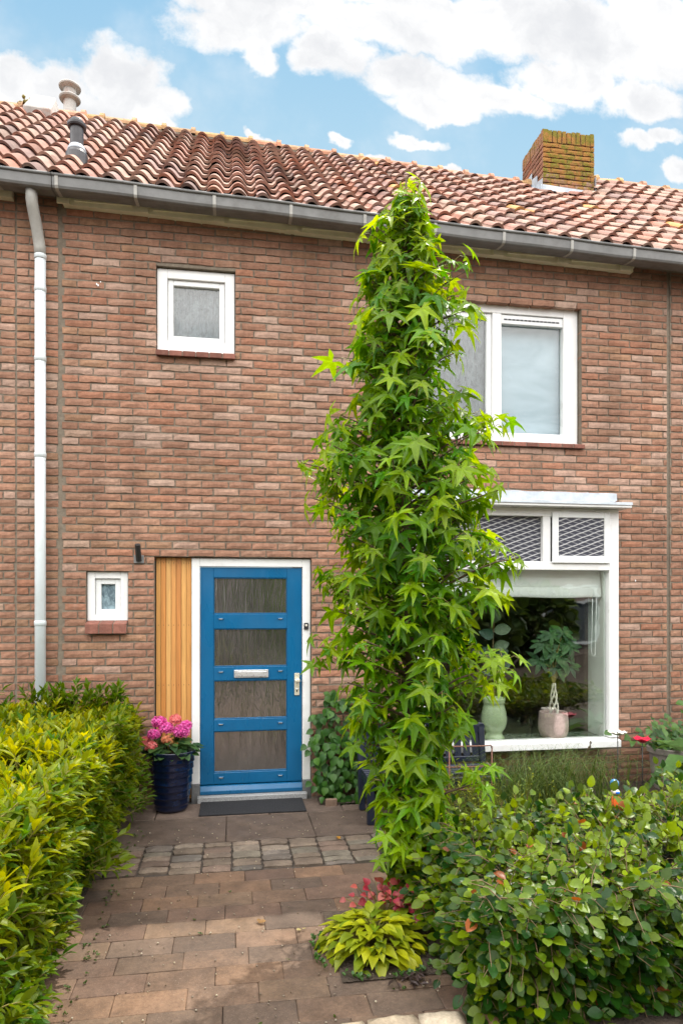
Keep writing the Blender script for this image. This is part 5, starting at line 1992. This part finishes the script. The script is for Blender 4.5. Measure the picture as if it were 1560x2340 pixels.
# ------------------------------------------------------------------ hydrangea in its navy pot
def hydrangea():
    x, y = -0.505, -0.155
    root = thing('potted_hydrangea', 'pink hydrangea in a ribbed glazed navy pot by the door', 'potted plant', (x, y, 0))
    prof = [(0.118, 0.0), (0.135, 0.012), (0.140, 0.03)]
    for k in range(57):
        z = 0.04 + 0.40 * k / 56
        base = 0.142 + 0.045 * (z / 0.44) - 0.012 * (1 - z / 0.44) ** 2
        ph = z / 0.058
        prof.append((base + 0.0085 * (1 - (ph % 1.0)) ** 1.5, z))
    prof += [(0.188, 0.455), (0.200, 0.482), (0.208, 0.500), (0.206, 0.508), (0.192, 0.505), (0.176, 0.47), (0.17, 0.44)]
    b = MB(); b.lathe(x, y, prof, 48, wob=0.006)
    b.build('pot', ['navyglaze'], root, smooth=True)
    b = MB(); b.lathe(x, y, [(0.172, 0.44), (0.172, 0.455), (0.05, 0.465)], 24)
    b.build('potting_soil', ['soil'], root)
    heads = [(-0.10, 0.00, 0.735, 0.064, 0), (-0.035, -0.04, 0.690, 0.062, 0), (0.085, -0.05, 0.662, 0.074, 0), (0.030, 0.02, 0.752, 0.052, 1),
             (-0.135, -0.07, 0.648, 0.053, 0), (-0.215, -0.04, 0.588, 0.043, 1), (-0.155, -0.10, 0.556, 0.049, 1), (-0.03, -0.10, 0.606, 0.040, 2), (0.12, 0.0, 0.700, 0.05, 0)]
    sb = MB()
    for (dx, dy_, z, rr, kind) in heads:
        b = MB()
        c0 = [(0.78, 0.055, 0.36), (0.80, 0.16, 0.17), (0.70, 0.24, 0.11)][kind]
        c1 = [(0.86, 0.20, 0.56), (0.86, 0.30, 0.28), (0.72, 0.34, 0.18)][kind]
        cpos = np.array((x + dx, y + dy_, z))
        sb.tube([np.array((x + dx * 0.3, y + dy_ * 0.3, 0.44)), cpos - np.array((0, 0, rr * 0.5))], [0.005, 0.004], 5, cap=False)
        b.lathe(cpos[0], cpos[1], [(rr * 0.2, z - rr * 0.6), (rr * 0.7, z - rr * 0.3), (rr * 0.8, z), (rr * 0.65, z + rr * 0.4), (rr * 0.15, z + rr * 0.68)], 12, np.array(c0) * 0.55)
        for k in range(95):
            ph = math.acos(1 - 1.75 * (k + 0.5) / 95); th = k * 2.39996
            n = np.array((math.sin(ph) * math.cos(th), math.sin(ph) * math.sin(th), math.cos(ph)))
            p_ = cpos + n * rr * nr.uniform(0.86, 1.03) * np.array((1, 1, 0.82))
            c = lerp3(c0, c1, nr.rand()) * nr.uniform(0.8, 1.1)
            ax, ay, az = basis(rv(1), n + rv(0.35))
            s = 0.0125
            V, Fc = [p_ - az * 0.003], []
            for q in range(4):
                a = q * math.pi / 2
                for (t_, w_) in ((0.55, -0.42), (1.0, 0.0), (0.55, 0.42)):
                    V.append(p_ + (ax * (math.cos(a) * t_ - math.sin(a) * w_) + ay * (math.sin(a) * t_ + math.cos(a) * w_)) * s + az * 0.001)
                Fc.append((0, 1 + q * 3, 2 + q * 3, 3 + q * 3))
            b.add(V, Fc, c)
        b.build('flower_head', ['petal'], root)
    fb = MB()
    for i in range(120):
        a = nr.uniform(0, 6.28); rr = 0.17 * nr.rand() ** 0.5
        p_ = np.array((x + rr * math.cos(a) * 1.15 - 0.01, y + rr * math.sin(a) * 0.9, 0.48 + 0.16 * nr.rand() * (1.2 - rr / 0.2)))
        o = np.array((math.cos(a), math.sin(a), -0.2))
        ax, ay, az = basis(o + rv(0.3), np.array((0, -0.2, 1.0)) + rv(0.4))
        fb.scatter(*BEECH[nr.randint(3)], [(p_, ax, ay, az, nr.uniform(0.07, 0.11), lerp3((0.018, 0.06, 0.018), (0.06, 0.13, 0.03), nr.rand()))])
    fb.build('foliage', ['leaf'], root, smooth=True)
    sb.build('stem', ['shoot'], root)


hydrangea()


# ------------------------------------------------------------------ plants on the window sill
def money_tree():
    x, y, z = 2.985, -0.045, 0.4745
    root = thing('potted_money_tree', 'leafy houseplant with braided trunk in a pinkish pot on the sill', 'potted plant', (x, y, z))
    b = MB()
    b.lathe(x, y, [(0.10, z), (0.118, z + 0.012), (0.134, z + 0.06), (0.139, z + 0.12), (0.134, z + 0.20), (0.128, z + 0.235), (0.122, z + 0.242), (0.114, z + 0.235), (0.11, z + 0.20)], 36)
    b.build('pot', ['pinkpot'], root, smooth=True)
    t = MB()
    for k in range(4):
        pts = []
        for i in range(12):
            h = i / 11
            a = k * math.pi / 2 + h * 4.2
            rr = 0.034 * (1 - h) + 0.012
            pts.append((x + 0.005 + rr * math.cos(a), y + rr * math.sin(a), z + 0.21 + 0.30 * h))
        t.tube(pts, [0.010 - 0.004 * i / 11 for i in range(12)], 7, col=(1, 1, 1))
    t.build('trunk', ['cream'], root, smooth=True)
    fb, sb = MB(), MB()
    tops = [(-0.02, 0.0, 0.96), (0.10, 0.03, 0.99), (0.0, -0.02, 0.78), (0.10, 0.0, 0.74), (-0.10, 0.0, 0.88), (0.16, 0.0, 0.86), (0.03, 0.0, 0.66), (-0.13, 0.02, 0.72), (0.17, 0.02, 0.66), (0.06, 0.06, 0.90)]
    for (dx, dy_, h) in tops:
        c = np.array((x + dx, y + dy_ * 0.5, z + h))
        sb.tube([np.array((x, y, z + 0.48)), np.array((x + dx * 0.4, y, z + 0.35 + h * 0.45)), c], [0.005, 0.004, 0.003], 5, cap=False)
        a0 = nr.uniform(0, 1)
        for k in range(8):
            a = a0 + k * 2 * math.pi / 8 + nr.uniform(-0.15, 0.15)
            ld = np.array((math.cos(a), 0.35 * math.sin(a), 0.55 * math.sin(a) - 0.12)) + rv(0.1)
            ax, ay, az = basis(ld, np.array((0, -1.0, 0.5)))
            cc = lerp3((0.020, 0.085, 0.028), (0.07, 0.19, 0.045), nr.rand())
            fb.scatter(*LANCE[0], [(c, ax, ay, az, nr.uniform(0.11, 0.16), cc)])
    fb.build('foliage', ['leaf'], root, smooth=True)
    sb.build('stem', ['shoot'], root)


money_tree()


def vase_plant():
    x, y, z = 2.397, -0.045, 0.4745
    root = thing('potted_rubber_plant', 'houseplant in a tall celadon green vase on the sill', 'potted plant', (x, y, z))
    prof = [(0.085, 0.0), (0.096, 0.006), (0.097, 0.022), (0.080, 0.042), (0.070, 0.060), (0.080, 0.078), (0.103, 0.110), (0.115, 0.160), (0.1165, 0.20), (0.108, 0.26),
            (0.096, 0.305), (0.090, 0.33), (0.098, 0.338), (0.101, 0.346), (0.098, 0.354), (0.101, 0.362), (0.104, 0.378), (0.100, 0.388), (0.090, 0.388), (0.084, 0.36)]
    b = MB(); b.lathe(x, y, [(r_ * 1.02, z + h) for r_, h in prof], 36)
    b.build('vase', ['greenglaze'], root, smooth=True)
    fb, sb = MB(), MB()
    sb.tube([(x, y, z + 0.33), (x + 0.005, y, z + 0.6), (x - 0.01, y, z + 0.85), (x, y, z + 1.12)], [0.006, 0.006, 0.005, 0.003], 6)
    for (h, a, s) in ((0.62, 2.6, 0.15), (0.66, 0.6, 0.17), (0.80, 2.9, 0.17), (0.84, 0.9, 0.15), (0.95, 2.4, 0.15), (1.0, 0.4, 0.16), (1.08, 1.6, 0.14), (0.72, 1.2, 0.17)):
        ld = np.array((math.cos(a), -0.2, 0.45 * math.sin(a))) + rv(0.1)
        ax, ay, az = basis(ld, np.array((0, -1.0, 0.35)) + rv(0.2))
        tv, tf = BEECH[1]
        fb.scatter(tv, tf, [(np.array((x, y, z + h)), ax, ay, az, s, lerp3((0.02, 0.075, 0.045), (0.10, 0.16, 0.08), nr.rand()))])
    fb.build('foliage', ['leaf'], root, smooth=True)
    sb.build('stem', ['twig'], root)


vase_plant()


# ------------------------------------------------------------------ bench
def bench():
    rz = R(-0.6)
    root = thing('garden_bench', 'dark navy wooden garden bench with arched slatted back behind the tree', 'bench', (1.045, -0.83, 0.0), rz)
    Lg = 1.13
    def part(name, fn, bev=0.005):
        b = MB(); fn(b); return b.build(name, ['navywood'], root, bevel=bev, local=True)
    Dp, lean = 0.40, 0.10
    for x in (0.0, Lg - 0.055):
        part('leg', lambda b: b.box(x, x + 0.055, 0.0, 0.055, 0.0, 0.344))
        part('leg', lambda b: b.beam((x + 0.0275, Dp, 0.0), (x + 0.0275, Dp + lean, 0.655), 0.055, 0.05, up=(1, 0, 0)))
        part('rail', lambda b: b.box(x + 0.01, x + 0.045, 0.056, Dp - 0.03, 0.27, 0.33))
    part('seat', lambda b: [b.box(0.005, Lg - 0.005, 0.058 + k * 0.062, 0.112 + k * 0.062, 0.345, 0.368) for k in range(5)])
    part('front_rail', lambda b: b.box(0.056, Lg - 0.056, 0.01, 0.045, 0.265, 0.343))
    def yb(z): return Dp + lean * z / 0.655
    def back(b):
        n = 13
        for k in range(n):
            x = 0.085 + (Lg - 0.17) * k / (n - 1)
            top = 0.60 + 0.075 * math.sin(math.pi * (x / Lg)) ** 1.5
            b.beam((x, yb(0.38), 0.38), (x, yb(top), top), 0.016, 0.060, up=(1, 0, 0))
        b.beam((0.055, yb(0.385), 0.385), (Lg - 0.055, yb(0.385), 0.385), 0.03, 0.045)
    part('backrest', back, 0.003)
    def crest(b):
        n = 22
        pr = []
        for k in range(n + 1):
            x = 0.03 + (Lg - 0.06) * k / n
            u = x / Lg
            pr.append((x, 0.632 + 0.085 * math.sin(math.pi * u) ** 1.8))
        for (p0, p1) in zip(pr[:-1], pr[1:]):
            b.beam((p0[0], yb(p0[1]), p0[1]), (p1[0] + 0.002, yb(p1[1]), p1[1]), 0.036, 0.062)
    part('top_rail', crest, 0.0)
    for x in (0.028, Lg - 0.028):
        part('scroll', lambda b: b.tube([(x, yb(0.66) - 0.028, 0.655), (x, yb(0.66) + 0.028, 0.657)], 0.032, 16), 0.003)


bench()


# ------------------------------------------------------------------ garden ornaments
def plant_support():
    root = thing('plant_support', 'rusty wire plant support hoop standing beside the dark bench', 'plant support', (1.7, -1.02, 0))
    for (za, nm) in ((0.655, 'hoop'), (0.50, 'hoop'), (0.33, 'hoop')):
        b = MB()
        b.tube([(1.42, -1.06, za + 0.02), (1.60, -1.15, za + 0.01), (1.88, -1.12, za), (1.955, -1.08, za - 0.005), (1.968, -1.07, za - 0.03)], 0.0055, 8)
        b.build(nm, ['rust'], root, smooth=True)
    for (x, y, zt) in ((1.968, -1.07, 0.640), (1.60, -1.155, 0.665), (1.42, -1.06, 0.675)):
        b = MB(); b.tube([(x, y, 0.0), (x, y, zt)], 0.0055, 8)
        b.build('leg', ['rust'], root, smooth=True)


plant_support()


def flower_stake(x, y, z, r, mat, name, label, petals, cup):
    root = thing(name, label, 'garden ornament', (x, y, 0))
    b = MB(); b.tube([(x, y, 0), (x + 0.003, y, z * 0.5), (x, y, z)], 0.0042, 8)
    b.build('rod', ['iron'], root, smooth=True)
    d_ = MB()
    V = [(x, y, z - cup * 0.9)]
    n = petals * 6
    rows = [(0.35, -0.75), (0.7, -0.3), (1.0, 0.05), (0.97, 0.09), (0.62, -0.1), (0.2, -0.35)]
    for (q, h) in rows:
        for k in range(n):
            a = 2 * math.pi * k / n
            rr = r * q * (1 + 0.10 * abs(math.sin(petals * a / 2)) * q)
            V.append((x + rr * math.cos(a), y + rr * math.sin(a), z + cup * (h + 0.16 * math.sin(petals * a) * q)))
    Fc = [(0, 1 + (k + 1) % n, 1 + k) for k in range(n)]
    for j in range(len(rows) - 1):
        for k in range(n):
            k2 = (k + 1) % n
            Fc.append((1 + j * n + k, 1 + j * n + k2, 1 + (j + 1) * n + k2, 1 + (j + 1) * n + k))
    Fc.append(tuple(1 + (len(rows) - 1) * n + k for k in range(n)))
    d_.add(V, Fc)
    d_.build('flower_dish', [mat], root, smooth=True)


flower_stake(3.18, -0.80, 0.660, 0.072, 'cream', 'flower_stake', 'cream metal flower dish on a thin rod before the bay window corner', 9, 0.030)
flower_stake(3.405, -0.80, 0.598, 0.068, 'redmetal', 'flower_stake', 'red poppy-shaped metal dish on a thin rod before the brick wall', 5, 0.042)


def trinket_stake():
    x, y = 2.18, -2.40
    up = 0.106
    root = thing('ornament_stake', 'garden stake with teal ball and orange tag poking above the beech hedge', 'garden ornament', (x, y, 0))
    b = MB(); b.tube([(x - 0.035, y, 0.0), (x - 0.03, y, 0.40), (x - 0.012, y, 0.50 + up), (x, y, 0.60 + up)], 0.004, 8); b.build('rod', ['orange'], root, smooth=True)
    b = MB()
    z, r_ = 0.592 + up, 0.026
    b.lathe(x + 0.002, y, [(r_ * math.sin(math.pi * k / 10) + 0.0006, z - r_ * math.cos(math.pi * k / 10)) for k in range(11)], 20); b.build('ball', ['ball'], root, smooth=True)
    b = MB(); b.lathe(x + 0.006, y - 0.004, [(0.004, 0.528 + up), (0.020, 0.535 + up), (0.024, 0.546 + up), (0.018, 0.556 + up), (0.004, 0.560 + up)], 18); b.build('bead', ['cream'], root, smooth=True)
    b = MB(); b.lathe(x + 0.008, y - 0.020, [(0.003, 0.534 + up), (0.012, 0.538 + up), (0.014, 0.545 + up), (0.010, 0.551 + up)], 14); b.build('blue_dot', ['cobalt'], root, smooth=True)
    b = MB()
    V = []
    for k in range(12):
        a = 2 * math.pi * k / 12
        V += [(x + 0.014 + 0.026 * math.cos(a) * (1 + 0.12 * math.sin(2 * a)), y - 0.012, 0.488 + up + 0.031 * math.sin(a)), (x + 0.014 + 0.026 * math.cos(a) * (1 + 0.12 * math.sin(2 * a)), y - 0.006, 0.488 + up + 0.031 * math.sin(a))]
    b.add(V, [tuple(range(0, 24, 2)), tuple(range(23, 0, -2))] + [(2 * k, 2 * k + 1, (2 * k + 3) % 24, (2 * k + 2) % 24) for k in range(12)])
    b.build('tag', ['orange'], root)


trinket_stake()
b = MB()
b.lathe(2.24, -2.66, [(0.018, 0.10), (0.020, 0.12), (0.020, 0.27), (0.016, 0.29), (0.010, 0.30), (0.010, 0.325), (0.004, 0.328)], 20)


# ------------------------------------------------------------------ litter on the path
for k, (x, y, s, c, lab) in enumerate((
        (0.14, -2.31, 0.042, (0.24, 0.13, 0.04), 'curled tan leaf fallen in the middle of the path'),
        (0.78, -1.10, 0.045, (0.50, 0.24, 0.03), 'small ochre leaf fallen on the cobble strip'),
        (0.36, -2.42, 0.030, (0.36, 0.31, 0.13), 'pale yellow leaf fallen beside the hosta'))):
    f = MB()
    tv, tf = BEECH[k % 3]
    ax, ay, az = basis((math.cos(k * 1.9), math.sin(k * 1.9), 0.25), (0.1, -0.2, 1))
    f.scatter(tv, tf, [(np.array((x, y, 0.006)), ax, ay, az, s, c)])
    ax, ay, az = basis((math.cos(k * 1.9 + 2), math.sin(k * 1.9 + 2), 0.3), (-0.2, 0.1, 1))
    f.scatter(tv, tf, [(np.array((x + 0.008, y, 0.008)), ax, ay, az, s * 0.7, np.array(c) * 0.8)])
    tag(f.build('fallen_leaf', ['leaf'], smooth=True), lab, 'leaf', 'leaves fallen on the path')
f = MB()
for k in range(30):
    q = np.array((0.83 + nr.normal(0, 0.05), -2.99 + nr.normal(0, 0.022), 0.008 + 0.014 * nr.rand()))
    ax, ay, az = basis((rv(1)[0], rv(1)[1], 0.1), np.array((0, 0, 1)) + rv(0.5))
    f.scatter(*LANCE[0], [(q, ax, ay, az, nr.uniform(0.03, 0.06), np.array((0.05, 0.032, 0.03)) * nr.uniform(0.6, 1.5))])
o = f.build('leaf_litter', ['leaf'])
o['kind'] = 'stuff'; o['label'] = 'dark dead leaf litter in front of the hosta'
f = MB()
for k in range(330):
    x, y = nr.uniform(-0.72, 1.05), nr.uniform(-3.4, -0.5)
    rr = nr.uniform(0.002, 0.005)
    f.lathe(x, y, [(rr, 0.001), (rr * 1.1, 0.004), (rr * 0.4, 0.006)], 6, lerp3((0.55, 0.5, 0.42), (0.12, 0.08, 0.05), nr.rand()))
for k in range(60):
    a = nr.uniform(0, 6.28)
    x, y = 0.71 + 0.30 * math.cos(a) + nr.normal(0, 0.015), -2.68 + 0.29 * math.sin(a) + nr.normal(0, 0.015)
    for _ in range(4):
        ax, ay, az = basis((rv(1)[0], rv(1)[1], 0.8), np.array((0, 0, 1)) + rv(0.5))
        f.scatter(*BEECH[0], [(np.array((x, y, 0.004 + 0.02 * nr.rand())), ax, ay, az, 0.022, (0.05, 0.12, 0.02))])
for k in range(75):
    # moss and seedlings along the hedge foot and in a few joints
    if k % 5:
        x, y = -0.74 + abs(nr.normal(0, 0.05)), nr.uniform(-3.5, -0.6)
    else:
        x, y = nr.uniform(-0.6, 1.0), -1.56 - 0.164 * nr.randint(0, 11) + nr.normal(0, 0.003)
    for _ in range(5):
        ax, ay, az = basis((rv(1)[0], rv(1)[1], 0.6), np.array((0, 0, 1)) + rv(0.5))
        f.scatter(*BEECH[0], [(np.array((x, y, 0.001)) + rv(0.006) * np.array((1, 0.5, 0.2)), ax, ay, az, nr.uniform(0.008, 0.017), lerp3((0.03, 0.07, 0.01), (0.09, 0.12, 0.02), nr.rand()))])
o = f.build('path_debris', ['leaf'])
o['kind'] = 'stuff'; o['label'] = 'grit, crumbs and tiny weeds scattered on the paving'


# ------------------------------------------------------------------ across the street (seen in the glass)
def opposite():
    h = thing('brick_house', 'brick house across the street, mirrored in the bay window glass', 'house', (8, -18, 0))
    b = MB()
    b.box(-6, 20, -20.5, -15.0, -0.05, 5.2, (0.30, 0.225, 0.19))
    b.build('wall', ['brick'], h)
    b = MB()
    b.add([(-6, -14.7, 5.1), (20, -14.7, 5.1), (20, -17.8, 6.6), (-6, -17.8, 6.6), (20, -20.8, 5.1), (-6, -20.8, 5.1)], [(1, 0, 3, 2), (2, 3, 5, 4)], (0.40, 0.2, 0.14))
    b.build('roof', ['tile'], h)
    for (x0, x1, z0, z1) in ((9.9, 11.9, 0.35, 2.3), (1.0, 2.0, 0.1, 2.2), (-3.2, -1.4, 0.8, 2.2), (9.9, 11.9, 3.1, 4.5), (-3, -1.4, 3.1, 4.5)):
        f = MB(); frame_boxes(f, x0, x1, z0, z1, 0.09, 0.09, 0.09, 0.09, -15.0, -14.92)
        f.box(x0 + 0.09, x1 - 0.09, -14.99, -14.93, z1 - 0.62, z1 - 0.55)
        fr = f.build('window', ['white'], h)
        g = MB(); g.box(x0 + 0.09, x1 - 0.09, -14.97, -14.96, z0 + 0.09, z1 - 0.62); g.build('pane', ['net'], fr)
    for k, (x, y, hh, r_) in enumerate(((3.2, -10.5, 3.6, 1.5), (6.2, -11.5, 3.2, 1.4), (0.9, -12.0, 2.6, 0.9), (8.6, -12.4, 2.2, 0.9))):
        t = thing('garden_shrub', ['tall green shrub opposite, mirrored in the door glass', 'broad green shrub opposite, mirrored in the bay window',
                                   'small shrub opposite the front door', 'low shrub near the opposite window'][k], 'shrub', (x, y, 0))
        f = MB()
        for i in range(900):
            n = rv(1); n = n / np.linalg.norm(n)
            q = np.array((x, y, hh * 0.52)) + n * np.array((r_, r_, hh * 0.5)) * nr.uniform(0.6, 1.0)
            ax, ay, az = basis(n + rv(0.7), n + np.array((0, 0, 0.5)))
            f.scatter(*BEECH[0], [(q, ax, ay, az, nr.uniform(0.25, 0.42), lerp3((0.03, 0.07, 0.012), (0.10, 0.15, 0.02), nr.rand()))])
        f.build('crown', ['leaf'], t)
        s = MB(); s.tube([(x, y, -0.05), (x, y, hh * 0.6)], [0.08, 0.04], 8); s.build('trunk', ['bark'], t)


opposite()
b = None
bot = thing('glass_bottle', 'bright blue bottle shape standing in the beech hedge', 'garden ornament', (2.20, -2.55, 0))
b = MB()
b.lathe(2.20, -2.55, [(0.010, 0.0), (0.010, 0.16), (0.020, 0.17), (0.021, 0.30), (0.014, 0.325), (0.009, 0.335), (0.009, 0.365), (0.003, 0.368)], 20)
b.build('bottle', ['cobalt'], bot, smooth=True)
